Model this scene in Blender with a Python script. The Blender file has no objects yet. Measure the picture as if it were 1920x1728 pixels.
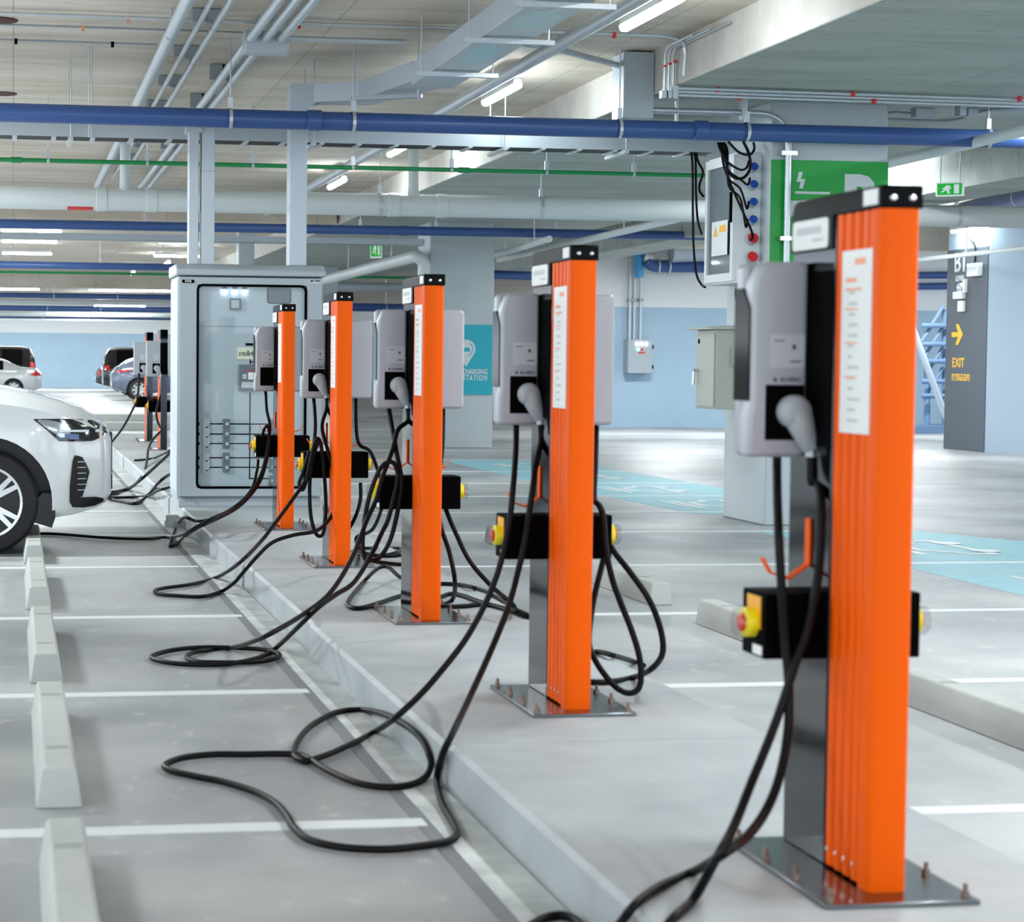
import bpy, bmesh, math, random
from mathutils import Vector, Matrix
random.seed(7)
PI = math.pi
SC = bpy.context.scene
COL = SC.collection

# ------------------------------------------------------------------ camera
F = 3830.0; PX, PY = 624.0, 864.0; H = 1.38
rho = .008; th = math.atan(187.2 / F); psi = math.atan(600.5 / F * math.cos(th))
CW = Vector((math.sin(psi) * math.cos(th), math.cos(psi) * math.cos(th), -math.sin(th)))
R0 = Vector((math.cos(psi), -math.sin(psi), 0)); U0 = R0.cross(CW)
CR = math.cos(rho) * R0 + math.sin(rho) * U0
CU = -math.sin(rho) * R0 + math.cos(rho) * U0
cd = bpy.data.cameras.new('camera')
cam = bpy.data.objects.new('camera', cd); COL.objects.link(cam)
M = Matrix((CR, CU, -CW)).transposed().to_4x4(); M.translation = (0, 0, H)
cam.matrix_world = M
cd.sensor_fit = 'HORIZONTAL'; cd.sensor_width = 36.0; cd.lens = 36.0 * F / 1920
cd.shift_x = (960 - PX) / 1920.0; cd.shift_y = 0
cd.clip_start = .05; cd.clip_end = 400
cd.dof.use_dof = True; cd.dof.focus_distance = 16.0; cd.dof.aperture_fstop = 5.2
SC.camera = cam

def ray(x, y):
    return CW + CR * ((x - PX) / F) - CU * ((y - PY) / F)
def az(x, y, z):
    d = ray(x, y); return Vector((0, 0, H)) + d * ((z - H) / d.z)
def ay(x, y, Y):
    d = ray(x, y); return Vector((0, 0, H)) + d * (Y / d.y)
def ax(x, y, X):
    d = ray(x, y); return Vector((0, 0, H)) + d * (X / d.x)

# ------------------------------------------------------------------ materials
def lin(c):
    return c / 12.92 if c <= .04045 else ((c + .055) / 1.055) ** 2.4
def hexc(h):
    return tuple(lin(int(h[i:i + 2], 16) / 255) for i in (0, 2, 4)) + (1,)
MATS = {}
def mat(name, col, rough=.5, metal=0.0, spec=.5, var=0.0, vscale=3.0, bump=0.0, bscale=40.0, coat=0.0, col2=None, stretch=(1, 1, 1), dist=0.002):
    m = bpy.data.materials.new(name); m.use_nodes = True
    nt = m.node_tree; b = nt.nodes['Principled BSDF']
    c = hexc(col)
    b.inputs['Base Color'].default_value = c
    b.inputs['Roughness'].default_value = rough
    b.inputs['Metallic'].default_value = metal
    b.inputs['Specular IOR Level'].default_value = spec
    b.inputs['Coat Weight'].default_value = coat
    b.inputs['Coat Roughness'].default_value = .05
    if var or bump:
        tc = nt.nodes.new('ShaderNodeTexCoord'); mp = nt.nodes.new('ShaderNodeMapping')
        mp.inputs['Scale'].default_value = stretch
        nt.links.new(tc.outputs['Object'], mp.inputs['Vector'])
    if var:
        n = nt.nodes.new('ShaderNodeTexNoise'); n.inputs['Scale'].default_value = vscale
        n.inputs['Detail'].default_value = 6; n.inputs['Roughness'].default_value = .6
        nt.links.new(mp.outputs[0], n.inputs['Vector'])
        r = nt.nodes.new('ShaderNodeValToRGB')
        c2 = hexc(col2) if col2 else tuple(v * (1 - var) for v in c[:3]) + (1,)
        r.color_ramp.elements[0].position = .35; r.color_ramp.elements[1].position = .65
        r.color_ramp.elements[0].color = c2
        r.color_ramp.elements[1].color = c
        nt.links.new(n.outputs['Fac'], r.inputs['Fac']); nt.links.new(r.outputs['Color'], b.inputs['Base Color'])
    if bump:
        n2 = nt.nodes.new('ShaderNodeTexNoise'); n2.inputs['Scale'].default_value = bscale; n2.inputs['Detail'].default_value = 4
        nt.links.new(mp.outputs[0], n2.inputs['Vector'])
        bp = nt.nodes.new('ShaderNodeBump'); bp.inputs['Strength'].default_value = bump; bp.inputs['Distance'].default_value = dist
        nt.links.new(n2.outputs['Fac'], bp.inputs['Height']); nt.links.new(bp.outputs['Normal'], b.inputs['Normal'])
    MATS[name] = m
    return m
def emat(name, col, strength):
    m = bpy.data.materials.new(name); m.use_nodes = True
    b = m.node_tree.nodes['Principled BSDF']
    b.inputs['Base Color'].default_value = (.8, .8, .8, 1)
    b.inputs['Emission Color'].default_value = hexc(col); b.inputs['Emission Strength'].default_value = strength
    MATS[name] = m; return m
def glassmat(name, tint, refl=.06):
    m = bpy.data.materials.new(name); m.use_nodes = True; nt = m.node_tree; nt.nodes.clear()
    o = nt.nodes.new('ShaderNodeOutputMaterial'); t = nt.nodes.new('ShaderNodeBsdfTransparent'); g = nt.nodes.new('ShaderNodeBsdfGlossy')
    t.inputs['Color'].default_value = hexc(tint); g.inputs['Roughness'].default_value = .03
    mx = nt.nodes.new('ShaderNodeMixShader'); mx.inputs[0].default_value = refl
    nt.links.new(t.outputs[0], mx.inputs[1]); nt.links.new(g.outputs[0], mx.inputs[2])
    nt.links.new(mx.outputs[0], o.inputs['Surface']); MATS[name] = m; return m

def floor_mat():
    m = bpy.data.materials.new('floor_concrete'); m.use_nodes = True; nt = m.node_tree; b = nt.nodes['Principled BSDF']
    L = nt.links.new
    tc = nt.nodes.new('ShaderNodeTexCoord')
    def noise(sc, stretch, det=5, ro=.55):
        mp = nt.nodes.new('ShaderNodeMapping'); mp.inputs['Scale'].default_value = stretch
        L(tc.outputs['Object'], mp.inputs['Vector'])
        n = nt.nodes.new('ShaderNodeTexNoise'); n.inputs['Scale'].default_value = sc; n.inputs['Detail'].default_value = det; n.inputs['Roughness'].default_value = ro
        L(mp.outputs[0], n.inputs['Vector']); return n
    n1 = noise(.55, (1, 1, 1)); n2 = noise(3.2, (1, .55, 1)); n3 = noise(9, (1, .6, 1), 3)
    r1 = nt.nodes.new('ShaderNodeValToRGB'); r1.color_ramp.elements[0].position = .38; r1.color_ramp.elements[1].position = .62
    r1.color_ramp.elements[0].color = hexc('8D9195'); r1.color_ramp.elements[1].color = hexc('B6B9B9')
    L(n1.outputs['Fac'], r1.inputs['Fac'])
    r2 = nt.nodes.new('ShaderNodeValToRGB'); r2.color_ramp.elements[0].position = .3; r2.color_ramp.elements[1].position = .7
    r2.color_ramp.elements[0].color = (.86, .86, .87, 1); r2.color_ramp.elements[1].color = (1, 1, 1, 1)
    L(n2.outputs['Fac'], r2.inputs['Fac'])
    r3 = nt.nodes.new('ShaderNodeValToRGB'); r3.color_ramp.elements[0].position = .62; r3.color_ramp.elements[1].position = .68
    r3.color_ramp.elements[0].color = (0, 0, 0, 1); r3.color_ramp.elements[1].color = (.28, .28, .28, 1)
    L(n3.outputs['Fac'], r3.inputs['Fac'])
    mx = nt.nodes.new('ShaderNodeMixRGB'); mx.blend_type = 'MULTIPLY'; mx.inputs[0].default_value = 1
    L(r1.outputs[0], mx.inputs[1]); L(r2.outputs[0], mx.inputs[2])
    mx2 = nt.nodes.new('ShaderNodeMixRGB'); L(r3.outputs[0], mx2.inputs[0]); L(mx.outputs[0], mx2.inputs[1]); mx2.inputs[2].default_value = hexc('D2D5D2')
    L(mx2.outputs[0], b.inputs['Base Color'])
    rr = nt.nodes.new('ShaderNodeMapRange'); rr.inputs['To Min'].default_value = .3; rr.inputs['To Max'].default_value = .5
    L(n2.outputs['Fac'], rr.inputs['Value']); L(rr.outputs[0], b.inputs['Roughness'])
    b.inputs['Specular IOR Level'].default_value = .35
    MATS['floor_concrete'] = m; return m
floor_mat()
def ceil_mat(name, ca, cb, joints=True):
    m = bpy.data.materials.new(name); m.use_nodes = True; nt = m.node_tree; b = nt.nodes['Principled BSDF']
    L = nt.links.new
    tc = nt.nodes.new('ShaderNodeTexCoord')
    mp = nt.nodes.new('ShaderNodeMapping'); mp.inputs['Scale'].default_value = (.35, 1.6, 1); L(tc.outputs['Object'], mp.inputs['Vector'])
    n = nt.nodes.new('ShaderNodeTexNoise'); n.inputs['Scale'].default_value = 1.6; n.inputs['Detail'].default_value = 7; n.inputs['Roughness'].default_value = .62
    L(mp.outputs[0], n.inputs['Vector'])
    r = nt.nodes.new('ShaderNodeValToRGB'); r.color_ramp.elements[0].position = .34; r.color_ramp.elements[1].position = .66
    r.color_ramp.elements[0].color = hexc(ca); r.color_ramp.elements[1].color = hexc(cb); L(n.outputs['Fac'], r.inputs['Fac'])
    out = r.outputs['Color']
    if joints:
        br = nt.nodes.new('ShaderNodeTexBrick'); br.inputs['Color1'].default_value = (1, 1, 1, 1); br.inputs['Color2'].default_value = (.95, .95, .94, 1)
        br.inputs['Mortar'].default_value = (.72, .71, .69, 1); br.inputs['Scale'].default_value = 1; br.inputs['Mortar Size'].default_value = .008
        br.inputs['Brick Width'].default_value = 2.44; br.inputs['Row Height'].default_value = 1.22; br.offset = 0
        L(tc.outputs['Object'], br.inputs['Vector'])
        mx = nt.nodes.new('ShaderNodeMixRGB'); mx.blend_type = 'MULTIPLY'; mx.inputs[0].default_value = 1
        L(out, mx.inputs[1]); L(br.outputs['Color'], mx.inputs[2]); out = mx.outputs[0]
        # small dark plugs and scuffs
        mp2 = nt.nodes.new('ShaderNodeMapping'); mp2.inputs['Scale'].default_value = (1.5, 6, 1); L(tc.outputs['Object'], mp2.inputs['Vector'])
        n2 = nt.nodes.new('ShaderNodeTexNoise'); n2.inputs['Scale'].default_value = 4; n2.inputs['Detail'].default_value = 2; L(mp2.outputs[0], n2.inputs['Vector'])
        r2 = nt.nodes.new('ShaderNodeValToRGB'); r2.color_ramp.elements[0].position = .26; r2.color_ramp.elements[1].position = .31
        r2.color_ramp.elements[0].color = (.55, .54, .52, 1); r2.color_ramp.elements[1].color = (1, 1, 1, 1); L(n2.outputs['Fac'], r2.inputs['Fac'])
        mx3 = nt.nodes.new('ShaderNodeMixRGB'); mx3.blend_type = 'MULTIPLY'; mx3.inputs[0].default_value = 1
        L(out, mx3.inputs[1]); L(r2.outputs[0], mx3.inputs[2]); out = mx3.outputs[0]
    L(out, b.inputs['Base Color']); b.inputs['Roughness'].default_value = .75; b.inputs['Specular IOR Level'].default_value = .25
    MATS[name] = m; return m
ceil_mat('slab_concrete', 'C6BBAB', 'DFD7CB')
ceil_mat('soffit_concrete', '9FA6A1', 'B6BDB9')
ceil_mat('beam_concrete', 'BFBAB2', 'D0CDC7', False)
mat('island_concrete', 'ACB2B5', .6, var=.2, vscale=1.6, bump=.2, bscale=25, col2='979DA1')
mat('gutter_concrete', 'CBCFCE', .7, var=.2, vscale=5, bump=.3, bscale=30, col2='A3A8A9')
mat('stop_concrete', 'B2B6B3', .75, var=.2, vscale=4, bump=.25, bscale=40, col2='A8ADAA')
mat('recess_grey', '969B9A', .8)
mat('line_paint', 'D6DCDE', .5, var=.06, vscale=12)
mat('edge_paint', '777B80', .6, var=.1, vscale=6)
mat('teal_paint', '86BAC6', .5, var=.12, vscale=4)
mat('column_paint', 'B7C2C6', .45, var=.04, vscale=2)
mat('white_paint', 'DCE0E2', .5)
mat('blue_paint', 'A0BBCF', .5, var=.05, vscale=1.5)
mat('lightblue_paint', 'AEC2D4', .5)
mat('sign_green', '0C9A3A', .4)
mat('sign_teal', '08A4B8', .4)
mat('sign_white', 'CDD5D6', .5)
mat('sign_dark', '4A525B', .5)
mat('sign_yellow', 'F2B81E', .5)
mat('orange_paint', 'EC5A00', .4, spec=.1)
mat('black_gloss', '040405', .15, spec=.05)
mat('black_satin', '040405', .7, spec=.03)
mat('black_rubber', '08080B', .5, spec=.15)
mat('dark_steel', '3A3C40', .1, metal=1.0)
mat('plate_steel', '7E8287', .2, metal=1.0)
mat('bolt_steel', '8C7C72', .45, metal=1.0)
mat('chrome', 'D8DCDE', .15, metal=1.0)
mat('galvanised', 'C9D1D7', .36, metal=.6, var=.08, vscale=30)
mat('galvanised_dull', '9BA3A9', .45, metal=.6)
mat('box_silver', 'A6AAB2', .38, metal=.1)
mat('cabinet_grey', 'A2ADB4', .38)
mat('duct_grey', 'B6C0C8', .42, metal=.2)
mat('beige_box', 'A9ACA3', .45)
mat('panel_grey', 'B0BCC4', .4)
mat('blue_pipe', '36558E', .35)
mat('lightblue_pipe', '3F9AD6', .4)
mat('white_pipe', 'CBD3D4', .4)
mat('green_pipe', '128A4C', .4)
mat('label_white', 'E2E4E2', .5)
mat('label_pale', 'B9BCC2', .45)
mat('label_grey', 'B6B9BC', .5)
mat('label_orange', 'EC9A74', .5)
mat('label_ink', '4A4C52', .6)
mat('yellow_plastic', 'F0DC0A', .4)
mat('amber_plate', 'E9A512', .4)
mat('red_plastic', 'D8282A', .35)
mat('blue_plastic', '1E4FB0', .35)
mat('plug_grey', '9EA3A9', .5)
mat('paper', 'E8E6CE', .8)
mat('breaker_grey', '69717A', .45)
mat('breaker_light', 'C3CACE', .45)
mat('car_white', 'DCE1E4', .18, coat=1.0)
mat('car_silver', 'C9CDD0', .22, coat=1.0, metal=.2)
mat('car_black', '0A0C0E', .12, coat=1.0)
mat('car_grey', '5C6478', .22, coat=1.0, metal=.3)
mat('car_trim', '0A0A0C', .3)
mat('car_window', '050608', .1, spec=.2)
mat('tyre', '18181C', .75, bump=.3, bscale=60)
mat('alloy', 'D5D8DB', .25, metal=.9)
mat('headlight_clear', 'AEB8C2', .12, metal=.6)
mat('headlight_dark', '1A1D24', .1, spec=.8)
mat('projector_blue', '5A7396', .15, metal=.6)
mat('led_strip', 'DCE8F0', .2)
mat('tail_red', 'C01820', .2, coat=.6)
mat('patch_teal', '8FC3CC', .3, var=.25, vscale=4, col2='B6C0C8')
mat('red_rust', '4A1A16', .7)
mat('stair_blue', '6E8CAE', .5)
mat('stair_rail', 'B4C4D4', .4)
emat('tube_glow', 'EFFBFF', 68.0)
emat('indicator_glow', 'DDE8FF', 9.0)
emat('exit_glow', '0EA836', .5)
emat('exit_white', 'F0FFF4', .15)
emat('green_led', '30F0A0', 4.0)
MATS['exit_glow'].node_tree.nodes['Principled BSDF'].inputs['Base Color'].default_value = hexc('0A7A2A')
glassmat('clear_glass', 'FAFCFC', .02)
glassmat('clear_plastic', 'F2F2F0')

# ------------------------------------------------------------------ mesh builder
class MB:
    def __init__(s):
        s.v = []; s.f = []; s.mi = []
    def add(s, vs, fs, mi=0):
        o = len(s.v); s.v += [Vector(v) for v in vs]
        for f in fs: s.f.append([i + o for i in f]); s.mi.append(mi)
        return s
    def box(s, x0, x1, y0, y1, z0, z1, mi=0):
        vs = [(x, y, z) for z in (z0, z1) for y in (y0, y1) for x in (x0, x1)]
        return s.add(vs, [(0, 2, 3, 1), (4, 5, 7, 6), (0, 1, 5, 4), (2, 6, 7, 3), (0, 4, 6, 2), (1, 3, 7, 5)], mi)
    def prism(s, poly, axis, a, b, mi=0):
        """poly in the two other axes (in x,y,z order), extruded along axis."""
        n = len(poly)
        def p(u, w, t):
            return {'x': (t, u, w), 'y': (u, t, w), 'z': (u, w, t)}[axis]
        vs = [p(u, w, a) for u, w in poly] + [p(u, w, b) for u, w in poly]
        fs = [list(range(n))[::-1], list(range(n, 2 * n))] + [(i, (i + 1) % n, n + (i + 1) % n, n + i) for i in range(n)]
        return s.add(vs, fs, mi)
    def tube(s, pts, r, n=10, cap=True, mi=0):
        pts = [Vector(p) for p in pts]
        rr = r if isinstance(r, (list, tuple)) else [r] * len(pts)
        T = []
        for i in range(len(pts)):
            t = pts[min(i + 1, len(pts) - 1)] - pts[max(i - 1, 0)]
            T.append(t.normalized() if t.length > 1e-9 else Vector((0, 0, 1)))
        up = Vector((0, 0, 1)) if abs(T[0].z) < .9 else Vector((1, 0, 0))
        N = (up - T[0] * up.dot(T[0])).normalized()
        vs = []; fs = []
        for i, p in enumerate(pts):
            N = N - T[i] * N.dot(T[i])
            N = N.normalized() if N.length > 1e-6 else T[i].orthogonal().normalized()
            B = T[i].cross(N)
            for k in range(n):
                a = 2 * PI * k / n
                vs.append(p + (N * math.cos(a) + B * math.sin(a)) * rr[i])
        for i in range(len(pts) - 1):
            for k in range(n):
                fs.append((i * n + k, i * n + (k + 1) % n, (i + 1) * n + (k + 1) % n, (i + 1) * n + k))
        if cap:
            fs.append(list(range(n))[::-1]); fs.append([(len(pts) - 1) * n + k for k in range(n)])
        return s.add(vs, fs, mi)
    def cyl(s, p0, p1, r, n=14, mi=0):
        return s.tube([p0, p1], r, n, True, mi)
    def lathe(s, prof, c, axis='z', n=24, mi=0, cap=True):
        """prof: (radius, offset along axis)."""
        c = Vector(c); vs = []; fs = []
        for r, h in prof:
            for k in range(n):
                a = 2 * PI * k / n; u, w = r * math.cos(a), r * math.sin(a)
                vs.append(c + Vector({'z': (u, w, h), 'y': (u, h, w), 'x': (h, u, w)}[axis]))
        m = len(prof)
        for i in range(m - 1):
            for k in range(n):
                fs.append((i * n + k, i * n + (k + 1) % n, (i + 1) * n + (k + 1) % n, (i + 1) * n + k))
        if cap: fs.append(list(range(n))[::-1]); fs.append([(m - 1) * n + k for k in range(n)])
        return s.add(vs, fs, mi)
    def grid(s, P, mi=0):
        """P[i][j] points."""
        m = len(P[0]); vs = [p for row in P for p in row]
        fs = [(i * m + j, i * m + j + 1, (i + 1) * m + j + 1, (i + 1) * m + j) for i in range(len(P) - 1) for j in range(m - 1)]
        return s.add(vs, fs, mi)

def obj(name, mb, m, parent=None, bevel=0.0, sharp=35, local=True, seg=2, recalc=True):
    me = bpy.data.meshes.new(name)
    off = Vector((0, 0, 0))
    if parent is not None and not local:
        off = base(parent)
    me.from_pydata([tuple(v - off) for v in mb.v], [], mb.f)
    ms = m if isinstance(m, (list, tuple)) else [m]
    for q in ms: me.materials.append(MATS[q])
    for p, i in zip(me.polygons, mb.mi): p.material_index = i
    if recalc:
        bm = bmesh.new(); bm.from_mesh(me); bmesh.ops.recalc_face_normals(bm, faces=bm.faces); bm.to_mesh(me); bm.free()
    for p in me.polygons: p.use_smooth = True
    try: me.set_sharp_from_angle(angle=math.radians(sharp))
    except Exception: pass
    o = bpy.data.objects.new(name, me); COL.objects.link(o)
    if parent is not None: o.parent = parent
    if bevel:
        md = o.modifiers.new('bevel', 'BEVEL'); md.width = bevel; md.segments = seg; md.limit_method = 'ANGLE'; md.angle_limit = math.radians(40)
    return o
BASES = {}
def base(o):
    v = Vector((0, 0, 0))
    while o is not None:
        v += o.location; o = o.parent
    return v
def tag(o, label, cat, group=None):
    o['label'] = label; o['category'] = cat
    if group: o['group'] = group
    return o
def thing(name, label, cat, loc=(0, 0, 0), rz=0, group=None):
    o = bpy.data.objects.new(name, None); o.empty_display_size = .1; COL.objects.link(o)
    o.location = loc; o.rotation_euler = (0, 0, rz)
    return tag(o, label, cat, group)
def struct(name, mb, m, bevel=0, **k):
    o = obj(name, mb, m, bevel=bevel, **k); o['kind'] = 'structure'; return o
def copy_tree(o, parent=None):
    c = o.copy(); COL.objects.link(c)
    if parent is not None: c.parent = parent
    for ch in [q for q in bpy.data.objects if q.parent == o]: copy_tree(ch, c)
    return c
def catmull(pts, k=8):
    pts = [Vector(p) for p in pts]; out = []
    n = len(pts)
    for i in range(n - 1):
        p0 = pts[max(i - 1, 0)]; p1 = pts[i]; p2 = pts[i + 1]; p3 = pts[min(i + 2, n - 1)]
        for j in range(k):
            t = j / k; t2 = t * t; t3 = t2 * t
            out.append(.5 * ((2 * p1) + (p2 - p0) * t + (2 * p0 - 5 * p1 + 4 * p2 - p3) * t2 + (3 * p1 - p0 - 3 * p2 + p3) * t3))
    out.append(pts[-1]); return out
def bend(pts, r=.1, k=6):
    """polyline with rounded corners."""
    pts = [Vector(p) for p in pts]; out = [pts[0]]
    for i in range(1, len(pts) - 1):
        a, b, c = pts[i - 1], pts[i], pts[i + 1]
        d1 = (a - b); d2 = (c - b); rr = min(r, d1.length * .48, d2.length * .48)
        p = b + d1.normalized() * rr; q = b + d2.normalized() * rr
        for j in range(k + 1):
            t = j / k; out.append(p * (1 - t) ** 2 + b * 2 * t * (1 - t) + q * t * t)
    out.append(pts[-1]); return out
def text_mb(s, size, bold=0.0, spacing=1.0, shear=0.0, depth=.0015):
    cu = bpy.data.curves.new('txt', 'FONT'); cu.body = s; cu.size = size; cu.offset = bold; cu.extrude = depth
    cu.space_character = spacing; cu.shear = shear; cu.align_x = 'CENTER'; cu.align_y = 'CENTER'; cu.resolution_u = 3
    o = bpy.data.objects.new('txt', cu); COL.objects.link(o)
    dg = bpy.context.evaluated_depsgraph_get(); dg.update()
    me = bpy.data.meshes.new_from_object(o.evaluated_get(dg))
    mb = MB(); mb.add([v.co.copy() for v in me.vertices], [list(p.vertices) for p in me.polygons])
    bpy.data.objects.remove(o); bpy.data.curves.remove(cu); bpy.data.meshes.remove(me)
    return mb
def place_text(mb, c, facing='-y', mb_into=None):
    """turn flat text (in xy) so it reads from the given side, centred on c."""
    c = Vector(c); out = mb_into or MB()
    def tr(v):
        if facing == '-y': return Vector((v.x, -v.z, v.y)) + c
        if facing == '-x': return Vector((-v.z, -v.x, v.y)) + c
        if facing == '+z': return Vector((v.x, v.y, v.z)) + c
        return v + c
    out.add([tr(v) for v in mb.v], mb.f); return out

# ------------------------------------------------------------------ the garage shell
FX0, FX1, FY0, FY1 = -12, 26, -7, 99
struct('floor', MB().add([(FX0, FY0, 0), (FX1, FY0, 0), (FX1, FY1, 0), (FX0, FY1, 0)], [(0, 1, 2, 3)]), 'floor_concrete', recalc=False)
ISL = 34.0
isl = MB()
segs = [(-6, 3.9), (3.9, 6.4), (6.4, 9.45), (9.45, 12.3), (12.3, 15.1), (15.1, 18.3), (18.3, 22), (22, 26), (26, 30), (30, ISL)]
for i, (a, b) in enumerate(segs):
    dx = .012 * (i % 2)
    isl.prism([(1.375 + dx, 0), (1.375 + dx, .135), (1.39 + dx, .15), (2.47, .15), (2.485, .135), (2.485, 0)], 'y', a + .004, b - .004)
isl.box(1.40, 2.46, -6, ISL, 0, .147)
struct('trim_1', isl, 'island_concrete')
struct('floor_marking', MB().box(1.19, 1.235, -6, ISL, 0, .0025), 'edge_paint')
struct('trim_2', MB().box(1.235, 1.375, -6, ISL, 0, .006), 'gutter_concrete')
# broken mortar at the cabinet corner
mm = MB()
for k in range(7):
    x = 1.27 + random.random() * .12; y = 16.7 + random.random() * .35; w = .04 + random.random() * .04
    mm.prism([(x - w, y - w * .8), (x + w, y - w), (x + w * .9, y + w), (x - w * .7, y + w * .8)], 'z', 0, .05 + .07 * random.random())
struct('trim_3', mm, 'gutter_concrete')
# parking bay lines
ln = 0
def line(y, x0, x1, w=.1):
    struct('floor_marking', MB().box(x0, x1, y - w / 2, y + w / 2, 0, .003), 'line_paint')
for y in (3.5, 5.95, 8.40, 10.93, 13.58, 16.05, 18.6, 21.1, 23.6): line(y, -4.6, 1.22)
for y in (3.45, 5.92, 8.37, 10.82, 13.44, 16.12): line(y, 2.49, 7.45)
for y in (18.28, 20.5, 22.72, 25.2, 28.2, 31.2): line(y, 2.49, 7.78)
line(29.9, -4.6, 1.2, .12); line(36, -8, 6, .2); line(42, -8, 6, .2); line(50, -8, 6, .3); line(60, -8, 8, .5)
struct('floor_marking', MB().prism([(5.98, 9.2), (8.05, 9.2), (7.9, 15.0), (7.44, 16.12), (6.1, 16.12)], 'z', 0, .002), 'teal_paint')
struct('floor_marking', MB().prism([(6.2, 18.0), (7.75, 18.0), (7.83, 22.2), (7.68, 26.5), (7.0, 28.2), (5.96, 28.2), (5.96, 23.2), (6.09, 20.3)], 'z', 0, .002), 'teal_paint')
def bay_art(cx, cy, s=1.0):
    """white plug-in car pictogram painted across a bay, nose to the aisle."""
    mb = MB()
    out = [(-.55, -.22), (-.55, .02), (-.42, .08), (-.25, .28), (.18, .28), (.36, .08), (.52, .02), (.52, -.22)]
    inn = [(-.47, -.15), (-.47, -.02), (-.36, .03), (-.21, .21), (.14, .21), (.3, .03), (.44, -.02), (.44, -.15)]
    n = len(out)
    T = lambda p: (cx - p[1] * s, cy + p[0] * s * 1.1, .004)
    mb.add([T(p) for p in out + inn], [(i, (i + 1) % n, n + (i + 1) % n, n + i) for i in range(n)])
    for wx in (-.3, .28):
        mb.add([Vector(T((wx + .11 * math.cos(a * PI / 6), -.22 + .11 * math.sin(a * PI / 6)))) + Vector((0, 0, .002)) for a in range(12)], [list(range(12))])
    for k, (a, b) in enumerate(((.33, .4), (.44, .49))):
        mb.add([T((-.5 + .1 * k, a)), T((.4, a)), T((.4, b)), T((-.5 + .1 * k, b))], [(0, 1, 2, 3)])
    struct('floor_marking', mb, 'line_paint')
for cy in (9.7, 12.1, 14.6): bay_art(6.95, cy)
for cy in (19.3, 21.6, 24.0, 26.7): bay_art(6.9, cy)
# ceiling
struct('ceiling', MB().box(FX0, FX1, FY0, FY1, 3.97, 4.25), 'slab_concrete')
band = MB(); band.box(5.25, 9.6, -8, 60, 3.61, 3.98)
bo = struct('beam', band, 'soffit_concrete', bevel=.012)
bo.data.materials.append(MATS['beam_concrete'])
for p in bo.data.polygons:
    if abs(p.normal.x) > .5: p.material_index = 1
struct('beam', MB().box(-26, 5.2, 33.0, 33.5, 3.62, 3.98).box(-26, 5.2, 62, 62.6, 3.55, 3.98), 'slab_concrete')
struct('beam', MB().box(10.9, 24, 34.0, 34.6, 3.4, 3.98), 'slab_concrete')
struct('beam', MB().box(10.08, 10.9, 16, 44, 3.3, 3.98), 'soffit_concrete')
# columns
struct('column', MB().box(6.36, 7.41, 16.68, 17.72, 0, 3.62), 'column_paint', bevel=.015)
struct('column', MB().box(6.57, 7.62, 32.08, 33.1, 0, 3.62), 'column_paint', bevel=.015)
struct('column', MB().box(6.57, 7.62, 48, 49, 0, 3.62), 'column_paint', bevel=.015)
struct('column', MB().box(4.2, 4.5, 38.5, 39, 0, 3.97), 'column_paint', bevel=.015)
struct('column', MB().box(6.3, 7.2, 72, 73, 0, 3.62), 'column_paint', bevel=.015)
# walls with a blue dado
def wall(name, x0, x1, y0, y1, hi='white_paint', lo='blue_paint', split=2.6):
    struct(name, MB().box(x0, x1, y0, y1, 0, split), lo)
    struct(name, MB().box(x0, x1, y0, y1, split, 3.98), hi)
wall('wall_back', -16, 26, 98.5, 99, split=2.62)
wall('wall_right', 11.2, 24, 42.7, 43.2)
struct('wall_corner', MB().box(15.41, 24, 30.75, 32.2, 0, 3.98), 'lightblue_paint')
struct('wall_corner', MB().box(15.39, 15.41, 30.76, 32.19, 0, 3.3), 'sign_dark')

# writing on the dark wall end
sg = thing('level_sign', 'white B1 LEVEL lettering high on the dark grey wall end', 'sign', (15.389, 31.72, 2.95))
obj('letters', place_text(text_mb('B1', .44, .008), (0, 0, .12), '-x'), 'sign_white', sg)
obj('caption', place_text(text_mb('LEVEL', .125, .002), (0, 0, -.13), '-x'), 'sign_white', sg)
sg = thing('exit_lettering', 'yellow arrow with EXIT lettering low on the dark grey wall end', 'sign', (15.389, 31.72, 1.43))
arrow = [(-.2, -.04), (.03, -.04), (-.06, -.17), (.04, -.17), (.2, 0), (.04, .17), (-.06, .17), (.03, .04), (-.2, .04)]
obj('arrow', MB().prism([(-u + .05, w + .47) for u, w in arrow], 'x', -.004, 0), 'sign_yellow', sg)
obj('letters', place_text(text_mb('EXIT', .215, .003), (0, 0, 0), '-x'), 'sign_yellow', sg)
obj('caption', place_text(text_mb('ทางออก', .2, .002), (0, -.1, -.23), '-x'), 'sign_yellow', sg)

# ------------------------------------------------------------------ signs on columns
sg = thing('column_sign', 'green parking sign with lightning bolt on the near column', 'sign', (6.885, 16.675, 1.95))
obj('sign_panel', MB().box(-.525, .525, -.008, 0, 0, 1.17), 'sign_green', sg)
s2 = MB().box(-.53, -.52, .0, 1.0, 0, 1.17)
bolt = [(-.285, 1.06), (-.255, 1.06), (-.265, 1.0), (-.22, 1.0), (-.265, .91), (-.25, .975), (-.3, .975)]
bolt = [(-.28, 1.07), (-.245, 1.07), (-.262, 1.01), (-.222, 1.01), (-.243, .93), (-.275, .93), (-.262, .985), (-.30, .985)]
pg = MB().prism(bolt, 'y', -.012, -.008)
pg.box(-.31, .0, -.012, -.008, .885, .905)
pg.prism([(-.40, .70), (-.40, .78), (-.385, .815), (-.36, .825), (-.08, .825), (-.05, .78), (-.05, .70), (-.08, .70), (-.1, .67), (-.13, .70), (-.33, .70), (-.36, .67), (-.385, .70)], 'y', -.012, -.008)
obj('pictogram', pg, 'sign_white', sg)
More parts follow.
